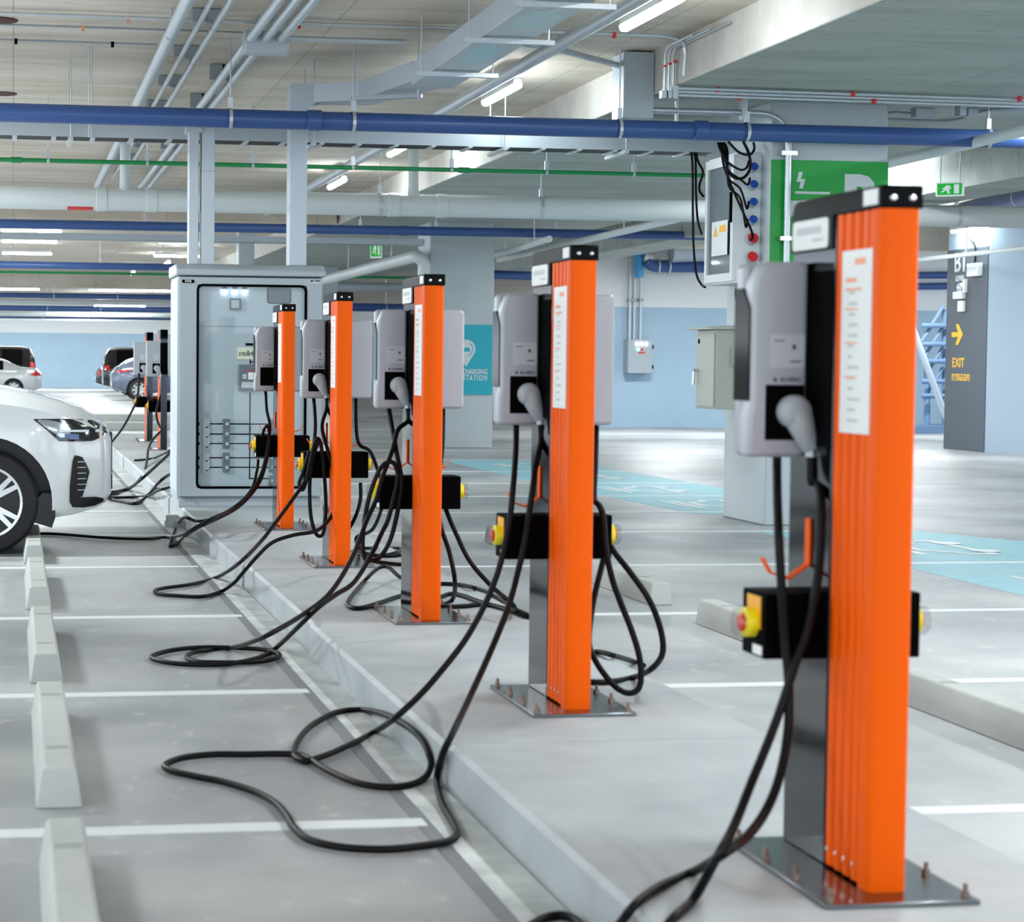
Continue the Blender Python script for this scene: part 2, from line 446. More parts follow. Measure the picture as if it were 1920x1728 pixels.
obj('letter', place_text(text_mb('P', .5, .03), (.255, -.01, .84), '-y'), 'sign_white', sg)
sg = thing('column_sign', 'teal CHARGING STATION sign with map pin on the far column', 'sign', (7.27, 32.07, .86))
obj('sign_panel', MB().box(-.34, .34, -.012, 0, 0, 1.12), 'sign_teal', sg)
pcx = -.10; pin = []
for k in range(25):
    a = -PI * .16 + (PI * 1.32) * k / 24
    pin.append((pcx + .15 * math.cos(a), .73 + .15 * math.sin(a)))
pin.append((pcx, .45))
obj('map_pin', MB().prism(pin, 'y', -.016, -.012), 'sign_white', sg)
pf = MB()
for k in range(12):
    a0 = -PI * .45 + PI * .8 * k / 12; a1 = -PI * .45 + PI * .8 * (k + 1) / 12
    pf.prism([(pcx + r * math.cos(a), .73 + r * math.sin(a)) for r, a in ((.10, a0), (.113, a0), (.113, a1), (.10, a1))], 'y', -.019, -.016)
pf.prism([(pcx - .08, .69), (pcx - .08, .72), (pcx - .05, .725), (pcx - .02, .755), (pcx + .04, .755), (pcx + .065, .72), (pcx + .065, .69)], 'y', -.019, -.016)
obj('pin_mark', pf, 'sign_teal', sg)
tm = place_text(text_mb('CHARGING', .115, .003), (0, 0, 0), '-y', place_text(text_mb('STATION', .115, .003, 1.25, .25), (0, 0, -.098), '-y'))
tm.v = [Vector((v.x * .70 + .045, v.y - .014, v.z + .365)) for v in tm.v]
obj('letters', tm, 'sign_white', sg)

# ------------------------------------------------------------------ charging posts
def rrect(x0, x1, z0, z1, r, k=4):
    out = []
    for cx, cz, a0 in ((x1 - r, z0 + r, -PI / 2), (x1 - r, z1 - r, 0), (x0 + r, z1 - r, PI / 2), (x0 + r, z0 + r, PI)):
        for j in range(k + 1):
            a = a0 + PI / 2 * j / k; out.append((cx + r * math.cos(a), cz + r * math.sin(a)))
    return out
def make_charger(label, plug_socket=True):
    t = thing('charging_post', label, 'charging post', group='orange charging posts along the island')
    bp = obj('base_plate', MB().box(-.185, .185, -.09, .57, 0, .012), 'plate_steel', t, bevel=.002)
    for bx in (-.165, .165):
        for by in (-.055, .15, .34, .53):
            b = MB().cyl((bx, by, .012), (bx, by, .042), .006, 8).cyl((bx, by, .012), (bx, by, .024), .0115, 6)
            obj('anchor_bolt', b, 'bolt_steel', t)
    fr = MB()
    # rounded front tube, then four fluted ribs towards the back
    fr.prism([(-.047, .012), (-.042, .004), (-.035, 0), (.035, 0), (.042, .004), (.047, .012), (.047, .062), (-.047, .062)], 'z', .012, 1.595)
    fr.box(-.040, .040, .06, .27, .02, 1.595)
    for k in range(4):
        y0 = .072 + k * .05
        for s in (-1, 1):
            fr.prism([(s * .038, y0 - .003), (s * .044, y0), (s * .047, y0 + .008), (s * .047, y0 + .028), (s * .044, y0 + .036), (s * .038, y0 + .039)], 'z', .02, 1.595)
    of = obj('fluted_front', fr, 'orange_paint', t, sharp=50)
    sc = MB()
    for k in range(4): sc.cyl((-.05, .09 + k * .05, .06), (-.044, .09 + k * .05, .06), .006, 8)
    obj('screw', sc, 'chrome', of)
    obj('rear_post', MB().box(-.044, .044, .272, .54, .012, 1.60), 'dark_steel', t, bevel=.004)
    # matt backing plate behind the wallboxes, pointed at its foot
    obj('mounting_plate', MB().prism([(.275, 1.46), (.545, 1.46), (.545, 1.03), (.30, 1.03), (.285, .97), (.275, 1.03)], 'x', -.0475, .0475), 'black_satin', t)
    cp = MB().prism([(-.004, 1.588), (-.004, 1.638), (0, 1.641), (.50, 1.641), (.53, 1.632), (.544, 1.60), (.544, 1.51), (.274, 1.51), (.274, 1.588)], 'x', -.0505, .0505)
    cap = obj('cap', cp, 'black_gloss', t, bevel=.004)
    for sx in (-.022, .024):
        obj('screw', MB().lathe([(.0, -.010), (.006, -.009), (.009, -.004)], (sx, 0, 1.612), 'y', 12), 'chrome', cap)
    obj('sticker', MB().box(-.0525, -.0505, .015, .095, 1.598, 1.634), 'label_white', cap)
    nl = obj('name_label', MB().prism(rrect(.30, .525, 1.515, 1.588, .012), 'x', -.053, -.0505), 'label_white', t)
    obj('print', MB().box(-.0536, -.053, .34, .50, 1.552, 1.57).box(-.0536, -.053, .33, .40, 1.533, 1.54), 'label_grey', nl)
    il = obj('instruction_label', MB().box(-.050, -.047, .045, .215, 1.07, 1.50), 'label_white', t)
    pr = MB()
    random.seed(3)
    for k in range(13):
        z = 1.40 - k * .025; w = .05 + .05 * random.random()
        pr.box(-.0506, -.05, .20 - w, .20 - .03, z - .003, z + .003)
    obj('print', pr, 'label_grey', il)
    obj('print', MB().box(-.0507, -.05, .08, .14, 1.465, 1.48).box(-.0507, -.05, .13, .19, 1.425, 1.435).box(-.0507, -.05, .10, .19, 1.405, 1.411).box(-.0507, -.05, .12, .19, 1.36, 1.364).box(-.0507, -.05, .12, .19, 1.28, 1.284).box(-.0507, -.05, .12, .19, 1.2, 1.204), 'label_orange', il)
    # wallboxes
    for s in (-1, 1):
        yc = .485
        def tr(mb):
            if s > 0: mb.v = [Vector((-v.x, 2 * yc - v.y, v.z)) for v in mb.v]
            return mb
        poly = [(-.049, 1.0), (-.049, 1.485), (-.155, 1.485), (-.172, 1.478), (-.19, 1.43), (-.193, 1.40), (-.193, 1.13), (-.20, 1.10), (-.20, 1.0)]
        bx = MB().prism(poly, 'y', .422, .49).prism(rrect(-.193, -.049, 1.0, 1.485, .02), 'y', .4895, .55)
        if s > 0:
            bx = MB().prism(rrect(-.24, -.049, 1.0, 1.485, .02), 'y', .422, .55)
        w = obj('wallbox', tr(bx), 'box_silver', t, bevel=.012, seg=3)
        gl = MB().prism([(.435, 1.14), (.435, 1.37), (.488, 1.42), (.54, 1.42), (.54, 1.14)], 'x', -.1975, -.192)
        if s < 0: obj('front_glass', tr(gl), 'black_gloss', w)
        obj('socket_panel', tr(MB().box(-.157, -.056, .418, .424, 1.043, 1.180)), 'black_satin', w, bevel=.002)
        obj('data_label', tr(MB().box(-.147, -.058, .4205, .423, 1.222, 1.305)), 'label_pale', w)
        pl = MB().box(-.137, -.11, .4198, .4206, 1.288, 1.291).box(-.09, -.08, .4198, .4206, 1.268, 1.28).box(-.095, -.066, .4198, .4206, 1.236, 1.24)
        pl.box(-.137, -.128, .4212, .422, 1.188, 1.198)
        obj('print', tr(pl), 'label_ink', w)
        if s < 0:
            obj('brand_print', place_text(text_mb('BLUEBIQ', .014, .0004, depth=.0004), (-.092, .4215, 1.193), '-y'), 'label_ink', w)
    # isolator box with emergency stops on both ends
    cb = MB().box(-.2, .2, .285, .44, .515, .675)
    cbx = obj('control_box', cb, 'black_satin', t, bevel=.004)
    for s in (-1, 1):
        x = s * .2
        obj('warning_plate', MB().box(min(x, x + s * .003), max(x, x + s * .003), .31, .40, .585, .665), 'amber_plate', cbx)
        obj('stop_collar', MB().lathe([(.037, 0), (.037, s * .024), (.03, s * .028)], (x, .36, .598), 'x', 18), 'yellow_plastic', cbx)
        obj('stop_button', MB().lathe([(.014, s * .02), (.022, s * .03), (.023, s * .034), (.016, s * .038)], (x, .36, .598), 'x', 18), 'red_plastic', cbx)
        obj('stop_guard', MB().lathe([(.036, s * .02), (.038, s * .044), (.032, s * .05)], (x, .36, .598), 'x', 18), 'clear_plastic', cbx)
        obj('rating_label', MB().box(min(x, x + s * .002), max(x, x + s * .002), .30, .36, .522, .545), 'label_white', cbx)
    # cable hooks
    for s in (-1, 1):
        hk = MB()
        hk.prism([(.385, .735), (.385, .85), (.415, .85), (.415, .735)], 'x', s * .045, s * .050)
        pth = [(.0475, .735), (.10, .70), (.145, .715), (.165, .75)]
        for a, b in zip(pth[:-1], pth[1:]):
            q = []
            for yy in (.385, .415):
                for dz in (-.003, .003):
                    q += [(s * a[0], yy, a[1] + dz), (s * b[0], yy, b[1] + dz)]
            hk.add(q, [(0, 1, 3, 2), (4, 6, 7, 5), (0, 4, 5, 1), (2, 3, 7, 6), (0, 2, 6, 4), (1, 5, 7, 3)])
        obj('cable_hook', hk, 'orange_paint', t)
    return t
CH = {1: (2.0, 4.42), 2: (1.967, 6.925), 3: (1.953, 9.425), 4: (1.953, 12.045), 5: (1.978, 14.74)}
c0 = make_charger('nearest and largest orange charging post at the right edge of the picture')
c0.location = (CH[1][0], CH[1][1], .15)
LBL = {2: 'second orange charging post, white cables looping down to the curb',
       3: 'middle orange charging post of five, with a black cable coil hanging on its hook',
       4: 'fourth orange charging post, just right of the cabinet door window',
       5: 'farthest orange-fronted charging post, standing in front of the grey cabinet'}
LBL[2] = 'second orange charging post from the camera, big cable loop before it'
for k in (2, 3, 4, 5):
    c = copy_tree(c0); c.location = (CH[k][0], CH[k][1], .15); c['label'] = LBL[k]
for (yy, lb) in ((28.3, 'black-backed charging post seen beside the left edge of the cabinet'), (31.2, 'farthest black-backed charging post, left of the other beyond the cabinet')):
    c = copy_tree(c0); c.location = (2.02, yy, .15); c.rotation_euler.z = PI; c['label'] = lb
    c['group'] = 'black-backed charging posts beyond the cabinet'

# ------------------------------------------------------------------ charging cables
def gnd(x, y, lift=.0115):
    q = az(x, y, .15 + lift)
    if 1.38 <= q.x <= 2.485: return q
    if q.x > 2.485: return az(x, y, lift)
    p = az(x, y, lift + .005)
    if p.x < 1.365: return p
    return ax(x, y, 1.362)
def trace(pts):
    out = []
    for p in pts: out.append(p if isinstance(p, Vector) else ay(p[0], p[1], p[2]) if len(p) > 2 else gnd(*p))
    return out
def cable(label, pts, r=.0115, group='black charging cables', k=8, parts=None):
    P = catmull(trace(pts), k)
    mb = MB().tube(P, r, 10)
    t = thing('charging_cable', label, 'cable', P[0], group=group)
    obj('cable_sheath', mb, 'black_rubber', t, local=False)
    return t
def gland_of(k):
    return Vector((CH[k][0] - .092 + .046, CH[k][1] + .418 - .026, .15 + 1.114 - .112))
def connector(t, ch, s=-1, at=None):
    """plug parked in the wallbox socket of post ch: round grey head, drooping grip."""
    cx, cy = CH[ch] if ch else (0, 0)
    o = Vector(at) if at else Vector((cx - .092, cy + .418, .15 + 1.114)) if s < 0 else Vector((cx + .100, cy + .552, .15 + 1.114))
    hd = MB().lathe([(.036, .004), (.041, -.008), (.042, -.03), (.038, -.048), (.026, -.06)], o, 'y', 18)
    gp = [o + Vector((0.006, -.028, -.006)), o + Vector((.014, -.034, -.03)), o + Vector((.024, -.036, -.055)), o + Vector((.043, -.03, -.088))]
    G_ = catmull(gp, 5)
    hd.tube(G_, [.038 - .015 * (i / (len(G_) - 1)) ** 1.2 for i in range(len(G_))], 14)
    obj('plug', hd, 'plug_grey', t, local=False, sharp=60)
    e = gp[-1]
    obj('gland', MB().tube([e + Vector((0, 0, .006)), e + Vector((.003, .004, -.02))], .0175, 14), 'chrome', t, local=False)
    return e
# nearest post
Y = CH[1][1]
a, f = Y + .47, Y + .25
t = cable('charging cable of the nearest post, crossing itself above the curb at bottom centre',
      [(1457, 840, a), (1457, 900, a - .03), (1459, 978, f + .04), (1464, 1076, f), (1472, 1199, f), (1479, 1290, f - .02), (1477, 1371, f - .06), (1463, 1450, f - .12), (1440, 1512, f - .18), (1405, 1563, f - .26), (1354, 1602, f - .36), (1300, 1634), (1235, 1663), (1190, 1697), (1165, 1728), (1135, 1760), (1100, 1745), (1075, 1722), (1045, 1716), (1010, 1726), (985, 1750), (1000, 1800), (1120, 1830), (1200, 1790), (1262, 1722), (1300, 1685), (1339, 1616, f - .32), (1374, 1553, f - .22), (1408, 1469, f - .12), (1442, 1386, f - .06), (1469, 1312, f - .03), (1493, 1238, f - .02), (1513, 1184, f - .01), (1531, 1101, f), (1538, 1027, f), (1540, 944, f + .03), (1533, 900, a - .09), gland_of(1) + Vector((0, -.004, -.06)), gland_of(1)])
connector(t, 1)
Y = CH[2][1]; a, f = Y + .47, Y + .245
t = cable('charging cable of the second post, lying in a wide loop over the curb and floor',
      [(968, 795, a), (967, 840, a - .05), (963, 900, f + .03), (956, 970, f), (940, 1050, f), (915, 1120, f - .02), (878, 1190, f - .05), (840, 1242, f - .1), (790, 1300, f - .22), (741, 1345, f - .3), (705, 1370), (670, 1389), (632, 1407), (601, 1419), (575, 1426), (556, 1420), (551, 1408), (561, 1385), (578, 1365), (601, 1349), (628, 1336), (654, 1331), (685, 1331), (715, 1337), (742, 1348), (768, 1364), (790, 1385), (803, 1410), (808, 1434), (796, 1458), (764, 1472), (715, 1475), (662, 1465), (613, 1443), (583, 1424), (560, 1415), (520, 1413), (460, 1414), (400, 1414), (345, 1420), (315, 1430), (309, 1437), (325, 1446), (370, 1456), (420, 1466), (480, 1485), (517, 1506), (538, 1530), (552, 1552), (580, 1574), (640, 1588), (720, 1592), (790, 1586), (840, 1577), (857, 1563), (848, 1540), (830, 1508), (820, 1470), (822, 1440), (833, 1405), (848, 1375, 6.35), (880, 1308, 6.6), (920, 1220, f - .25), (952, 1140, f - .1), (970, 1075, f - .02), (985, 1010, f), (998, 920, f), (1003, 880, f + .06), gland_of(2) + Vector((0, -.004, -.06)), gland_of(2)])
connector(t, 2)
Y = CH[3][1]; a, f = Y + .47, Y + .24
t = cable('charging cable of the middle post, resting in a flat coil on the dark floor',
      [(729, 765, a), (735, 800, a - .06), (744, 850, f + .04), (752, 893, f), (750, 930, f - .01), (742, 975, f - .01), (729, 1018, f - .02), (711, 1045, f - .03), (697, 1050, f - .05), (684, 1045, f - .05), (680, 1010, f - .02), (690, 940, f - .01), (712, 880, f), (735, 866, f), (746, 890, f), (738, 935, f - .02), (727, 975, f - .03), (717, 996, f - .05), (694, 1044, f - .15), (663, 1092, f - .35), (629, 1115, f - .55), (595, 1140, f - .75), (558, 1176, f - .6), (519, 1213), (489, 1231), (446, 1242), (398, 1246), (346, 1245), (305, 1240), (284, 1231), (316, 1220), (368, 1214), (433, 1214), (498, 1218), (524, 1227), (511, 1236), (472, 1241), (411, 1242), (368, 1240), (350, 1231), (370, 1221), (433, 1214), (498, 1192, 8.6), (580, 1144, f - .7), (623, 1106, f - .5), (660, 1045, f - .25), (686, 979, f - .08), (705, 937, f - .01), (717, 895, f), (736, 842, f + .05), (746, 806, a - .12), gland_of(3) + Vector((0, -.004, -.06)), gland_of(3)])
connector(t, 3)
Y = CH[4][1]; a, f = Y + .47, Y + .24
t = cable('charging cable of the fourth post, reaching in a narrow bight across the floor',
      [(588, 744, a), (591, 800, f + .06), (586, 850, f), (577, 893, f), (545, 941, f - .2), (511, 987, f - .45), (489, 1015, f - .6), (450, 1054, 11.2), (407, 1082), (359, 1095), (303, 1103), (290, 1109), (302, 1114), (338, 1117), (381, 1118), (416, 1108), (440, 1091, 11.8), (455, 1074, 11.85), (485, 1040, 12.0), (512, 1016, 12.05), (550, 1003, 12.03), (595, 994, f - .25), (621, 968, f - .1), (633, 933, f - .06), (627, 895, f - .05), (614, 842, f - .02), (604, 800, f + .06), gland_of(4) + Vector((0, -.004, -.06)), gland_of(4)])
connector(t, 4)
t = cable('black cable coil hanging on the hook of the fourth post, left of its orange front',
      [(598, 825, f), (589, 850, f - .01), (581, 900, f - .01), (582, 960, f - .01), (590, 995, f - .02), (599, 1005, f - .02), (607, 995, f - .02), (611, 950, f - .02), (608, 890, f - .03), (602, 835, f - .03), (594, 822, f - .04), (586, 845, f - .04), (573, 905, f - .03), (566, 918, f - .02), (561, 905, f), (570, 880, f + .02), (580, 845, f + .03)])
Y = CH[5][1]; a, f = Y + .47, Y + .24
t = cable('charging cable of the farthest orange post, running left over the floor beneath the white car',
      [(498, 733, a), (500, 768, f + .08), (506, 798, f), (503, 830, f), (497, 862, f), (487, 894, f - .05), (464, 932, f - .2), (434, 955, f - .4), (403, 969, 13.9), (372, 985, 13.9), (345, 1001, 14.1), (318, 1006), (270, 1010), (200, 1008), (110, 1001), (70, 1000), (20, 999)])
t = cable('black cable from the isolator box of the farthest orange post to the curb edge',
      [(484, 862, f + .1), (481, 885, f), (471, 918, f - .1), (445, 946, f - .25), (403, 970, f - .45), (372, 977, f - .55), (346, 970, f - .7), (334, 982), (324, 1003), (318, 1022), (330, 1020), (350, 1003), (375, 987, 14.05), (410, 971, f - .5), (450, 948, f - .3), (482, 912, f - .08), (497, 875, f), (505, 830, f), (503, 800, f - .02), (496, 803, f - .02), (492, 818, f + .02)])
# cables on the right-hand side of the posts
Y = CH[2][1]; a, f = Y + .47, Y + .25
t = cable('charging cable loops hanging at the right side of the second post',
      [(1118, 800, a), (1116, 870, f + .12), (1114, 932, f + .06), (1124, 948, f), (1131, 970, f - .01), (1136, 1030, f - .02), (1148, 1085, f - .02), (1162, 1125, f - .02), (1184, 1181, f - .02), (1198, 1227, f - .03), (1202, 1268, f - .04), (1196, 1292, f - .05), (1178, 1299, f - .05), (1155, 1288, f - .03), (1132, 1262, f), (1114, 1233, f + .05), (1104, 1200, f + .1), (1112, 1130, f + .15), (1128, 1062, f + .2), (1136, 1030, f + .22)])
t = cable('charging cable sweeping from the right emergency stop of the second post to the island',
      [(1138, 1010, f + .15), (1152, 1035, f + .1), (1178, 1068, f + .05), (1213, 1117, f), (1233, 1161, f), (1243, 1204, f), (1239, 1233, f), (1218, 1256, f), (1189, 1269), (1149, 1277), (1105, 1278), (1060, 1270), (1070, 1235), (1117, 1222), (1155, 1230), (1189, 1240), (1207, 1247)])
Y = CH[3][1]; a, f = Y + .47, Y + .25
t = cable('charging cable from the isolator box of the middle post to beside the second post',
      [(826, 925, f + .15), (838, 960, f + .1), (856, 1002, f + .05), (881, 1052, f), (922, 1099, f - .1), (963, 1135, f - .3), (955, 1142), (900, 1128), (870, 1117), (843, 1113), (815, 1124)])
t = cable('charging cable looping on the island around the foot of the middle post',
      [(831, 768, a), (829, 842, f + .1), (820, 920, f + .1), (826, 983, f), (843, 1037, f), (853, 1090, f), (848, 1124), (824, 1137), (870, 1136), (920, 1134), (993, 1156), (960, 1138), (920, 1113), (893, 1103), (862, 1096), (824, 1094), (790, 1096), (751, 1082), (728, 1063, 10.6), (709, 1065, 10.6), (686, 1086), (658, 1119), (653, 1135), (671, 1140), (705, 1132), (751, 1117), (790, 1112)])
Y = CH[4][1]; a, f = Y + .47, Y + .25
t = cable('charging cable coiled on the island right behind the foot of the fourth post',
      [(667, 748, a), (671, 826, f + .05), (694, 846, f), (709, 884, f + .05), (720, 930, f + .2), (700, 990, f + .2), (668, 1008, f + .1), (679, 1033), (700, 1050), (751, 1058), (790, 1055), (770, 1040), (724, 1042), (690, 1038), (668, 1030), (700, 1027), (747, 1027), (750, 1032), (724, 1040), (680, 1040), (660, 1033)])
t = cable('charging cable dropping straight below the right isolator box of the fourth post',
      [(676, 905, f + .1), (676, 935, f + .08), (669, 962, f + .06), (658, 985, f + .12), (645, 1003, f + .15)])
# cables beyond the cabinet
t = cable('charging cable hanging from the farthest post beyond the cabinet towards the white car',
      [(261, 697, 30.7), (258, 745, 30.2), (250, 765, 29.9), (230, 802, 29.2), (208, 830, 28.5), (200, 838, 28.0)], r=.016)
connector(t, 0, at=(2.02 - .100, 31.2 - .552, .15 + 1.114))
t = cable('pair of cables falling across the curb between the cabinet and the white car',
      [(312, 715, 27.8), (300, 745, 27.8), (293, 775, 27.6), (300, 800, 27.4), (310, 800, 27.2), (290, 820, 26.5), (279, 838, 25.5), (275, 865, 24), (268, 890, 22.5), (250, 910), (225, 920), (200, 923)], r=.016)
connector(t, 0, at=(2.02 - .100, 28.3 - .552, .15 + 1.114))
t = cable('thick cable running from behind the cabinet over the curb under the car bumper',
      [(318, 850, 21), (290, 876, 20.4), (265, 898, 20), (240, 917), (215, 925), (200, 927)], r=.015)
t = cable('cable lying on the floor between the cabinet corner and the car bumper',
      [(320, 888, 19.3), (300, 902, 19), (280, 925), (256, 943), (230, 940), (205, 935)], r=.015)
t = cable('short cable trailing from the left side of the cabinet base to the floor',
      [(320, 913, 18.6), (298, 919, 18.6), (275, 930), (240, 932), (203, 933)], r=.013)
t = cable('loose cable end lying flat on the island left of the cabinet',
      [(318, 845, 23), (290, 858), (275, 861), (253, 863)], r=.014)

# ------------------------------------------------------------------ grey distribution cabinet
CY = 17.07
cb = thing('switchgear_cabinet', 'tall grey electrical cabinet with glazed door and white indicator lamps', 'electrical cabinet', (1.97, CY, .15))
x0, x1 = -.61, .61
body = MB()
dz0, dz1 = .09, 1.92
wx0, wx1, wz0, wz1 = -.452, .468, .158, 1.86          # door window
body.box(x0, x1, .05, .80, .06, 1.93)
obj('enclosure', body, 'cabinet_grey', cb, bevel=.006)
obj('plinth', MB().box(x0 + .01, x1 - .01, .03, .78, 0, .07), 'cabinet_grey', cb, bevel=.004)
hood = MB().prism([(-.02, 1.935), (-.02, 1.985), (.10, 2.035), (.80, 2.035), (.83, 1.99), (.83, 1.935)], 'x', x0 - .02, x1 + .02)
obj('rain_hood', hood, 'cabinet_grey', cb, bevel=.012)
dr = MB()
dr.box(x0 + .012, wx0, 0, .05, dz0, dz1).box(wx1, x1 - .012, 0, .05, dz0, dz1).box(wx0, wx1, 0, .05, dz0, wz0).box(wx0, wx1, 0, .05, wz1, dz1)
door = obj('door', dr, 'cabinet_grey', cb)
gs = MB(); ro = rrect(wx0 - .006, wx1 + .006, wz0 - .006, wz1 + .006, .05, 6); ri = rrect(wx0 + .014, wx1 - .014, wz0 + .014, wz1 - .014, .035, 6)
n = len(ro)
gs.add([(u, -.004, w) for u, w in ro] + [(u, -.004, w) for u, w in ri] + [(u, .02, w) for u, w in ro] + [(u, .02, w) for u, w in ri],
       [(i, (i + 1) % n, n + (i + 1) % n, n + i) for i in range(n)] + [(2 * n + i, 3 * n + i, 3 * n + (i + 1) % n, 2 * n + (i + 1) % n) for i in range(n)]
       + [(i, 2 * n + i, 2 * n + (i + 1) % n, (i + 1) % n) for i in range(n)] + [(n + i, n + (i + 1) % n, 3 * n + (i + 1) % n, 3 * n + i) for i in range(n)])
obj('window_gasket', gs, 'black_satin', door)
obj('glass_pane', MB().prism(rrect(wx0 + .012, wx1 - .012, wz0 + .012, wz1 - .012, .035, 6), 'y', .006, .010), 'clear_glass', door)
np_ = obj('name_plate', MB().box(x0 + .03, x0 + .13, -.006, 0, 1.872, 1.898), 'black_satin', door)
obj('plate_text', place_text(text_mb('EVDB', .022, .0006, depth=.0005), (x0 + .08, -.0065, 1.885), '-y'), 'label_white', np_)
lp = obj('maker_plate', MB().box(x1 - .115, x1 - .02, -.005, 0, 1.885, 1.918), 'label_white', door)
obj('plate_text', place_text(text_mb('PMK', .03, .0012, 1.1, depth=.0005), (x1 - .052, -.0055, 1.902), '-y', MB().box(x1 - .11, x1 - .088, -.006, -.005, 1.891, 1.913)), 'label_ink', lp)
ip = obj('inner_panel', MB().box(wx0, wx1, .044, .052, wz0, 1.51).box(wx0, wx1, .041, .052, 1.516, wz1), 'panel_grey', cb)
for lx in (-.222, -.137, -.053):
    lm = MB().lathe([(.018, -.012), (.017, -.022), (.008, -.028)], (lx, .041, 1.805), 'y', 16)
    l = obj('indicator_lamp', lm, 'indicator_glow', cb)
    obj('lamp_shroud', MB().box(lx - .019, lx + .019, .01, .041, 1.825, 1.85), 'breaker_grey', l)
mt = obj('meter', MB().box(-.178, -.082, .02, .041, 1.652, 1.75), 'breaker_grey', cb, bevel=.003)
obj('meter_screen', MB().box(-.165, -.1, .018, .02, 1.67, 1.735), 'panel_grey', mt)
vw = obj('lamp_window', MB().prism(rrect(.14, .34, 1.71, 1.85, .025), 'y', .036, .041), 'black_satin', cb)
obj('window_face', MB().prism(rrect(.146, .334, 1.716, 1.85, .02), 'y', .034, .036), 'breaker_grey', vw)
pn = obj('handwritten_note', MB().box(-.11, .09, .038, .044, 1.24, 1.34), 'paper', cb)
obj('writing', place_text(text_mb('ขายไฟแล้ว', .055, .0006, .8, .15, depth=.0005), (-.01, .037, 1.285), '-y'), 'label_ink', pn)
obj('tag_plate', MB().box(-.04, .07, .038, .044, 1.355, 1.375), 'black_satin', cb)
mbk = obj('main_breaker', MB().box(-.096, .05, .015, .044, .975, 1.195), 'breaker_grey', cb, bevel=.004)
obj('breaker_plate', MB().box(-.075, .03, .012, .015, 1.0, 1.05).box(-.068, -.032, .012, .015, 1.075, 1.115), 'breaker_light', mbk)
obj('breaker_toggle', MB().box(-.02, .02, 0, .015, 1.07, 1.13), 'label_white', mbk)
obj('breaker_flag', MB().box(-.022, .04, .012, .015, 1.14, 1.15), 'red_plastic', mbk)
ml = MB()
for z in (.695, .61, .53, .41, .33): ml.box(-.34, .24 if z != .53 else .005, .0425, .044, z - .005, z + .005)
ml.box(-.005, .005, .0425, .044, .235, .96).box(-.005, .17, .0425, .044, .23, .24).box(0, .06, .0425, .044, 1.213, 1.223).box(-.005, .005, .0425, .044, 1.2, 1.24)
obj('mimic_lines', ml, 'black_satin', cb)
for (bx, ztop, cnt) in ((-.2, .738, 3), (-.2, .455, 2), (.2, .738, 2), (.19, .455, 2), (.19, .26, 1)):
    for k in range(cnt):
        zt = ztop - k * .083
        br = obj('circuit_breaker', MB().box(bx - .028, bx + .028, .026, .044, zt - .082, zt), 'breaker_grey', cb, bevel=.002)
        obj('toggle', MB().box(bx - .006, bx + .018, .014, .026, zt - .055, zt - .03), 'breaker_light', br)
for (zt, cnt) in ((.735, 3), (.452, 2)):
    sk = obj('socket_strip', MB().box(-.395, -.342, .034, .044, zt - .083 * cnt, zt), 'breaker_light', cb)
    dk = MB()
    for k in range(cnt): dk.box(-.375, -.352, .032, .034, zt - .072 - k * .083, zt - .064 - k * .083).box(-.352, -.346, .032, .034, zt - .056 - k * .083, zt - .048 - k * .083)
    obj('socket_slots', dk, 'black_satin', sk)
tg = MB()
for z in (.695, .61, .53, .41, .33): tg.box(-.45, -.425, .038, .044, z - .012, z + .012)
obj('tag_plate', tg, 'black_satin', cb)
obj('side_frame', MB().box(x0 - .004, x0, .06, .79, .12, 1.90), 'duct_grey', cb)
obj('vent_bolt', MB().cyl((x0 + .1, .0, .07), (x0 + .1, .0, .085), .01, 8), 'bolt_steel', cb)

# cable ducts rising from the cabinet
def duct_thing(label, parts, loc):
    t = thing('cable_duct', label, 'cable duct', loc)
    return t
t = duct_thing('narrow grey cable duct rising from the cabinet top, leftmost of two', None, (1.50, CY + .2, 2.18))
obj('duct_body', MB().box(1.455, 1.535, CY + .12, CY + .3, 2.185, 3.32), 'duct_grey', t, local=False, bevel=.004)
obj('duct_flange', MB().box(1.43, 1.56, CY + .10, CY + .32, 3.28, 3.33), 'galvanised', t, local=False)
t = duct_thing('wider grey cable duct rising beside the narrow one from the cabinet top', None, (1.62, CY + .2, 2.18))
obj('duct_body', MB().box(1.56, 1.67, CY + .12, CY + .3, 2.185, 3.34), 'duct_grey', t, local=False, bevel=.004)
obj('duct_joint', MB().box(1.557, 1.673, CY + .117, CY + .303, 2.96, 2.967), 'galvanised_dull', t, local=False)
# big trunking from the ceiling to the cabinet
t = thing('cable_trunking', 'large grey cable trunking bending from the ceiling down onto the cabinet', 'cable trunking', (2.38, CY + .2, 2.18))
td = MB().box(2.305, 2.45, CY + .1, CY + .32, 2.185, 3.47)
obj('riser', td, 'duct_grey', t, local=False, bevel=.004)
el = [(2.305, 3.46), (2.305, 3.70), (2.32, 3.715), (2.56, 3.715), (2.56, 3.56)]
inn = []
for k in range(9):
    a = PI / 2 * k / 8
    inn.append((2.45 + .10 - .10 * math.cos(a), 3.46 + .10 * math.sin(a)))
obj('elbow', MB().prism(el + inn[::-1], 'y', CY + .1, CY + .32), 'duct_grey', t, local=False)
P1 = [(2.51, CY + .10), (3.03, 16.35), (3.03, 16.6), (2.51, CY + .33)]
hz = MB()
def slab(mb, poly, z0, z1): mb.prism(poly, 'z', z0, z1)
slab(hz, [(2.50, CY + .1), (2.50, CY + .32), (3.02, CY + .32 - .1), (3.42, 15.9), (3.06, 15.75), (2.85, CY - .1)], 3.56, 3.714)
obj('bend', hz, 'duct_grey', t, local=False, bevel=.003)
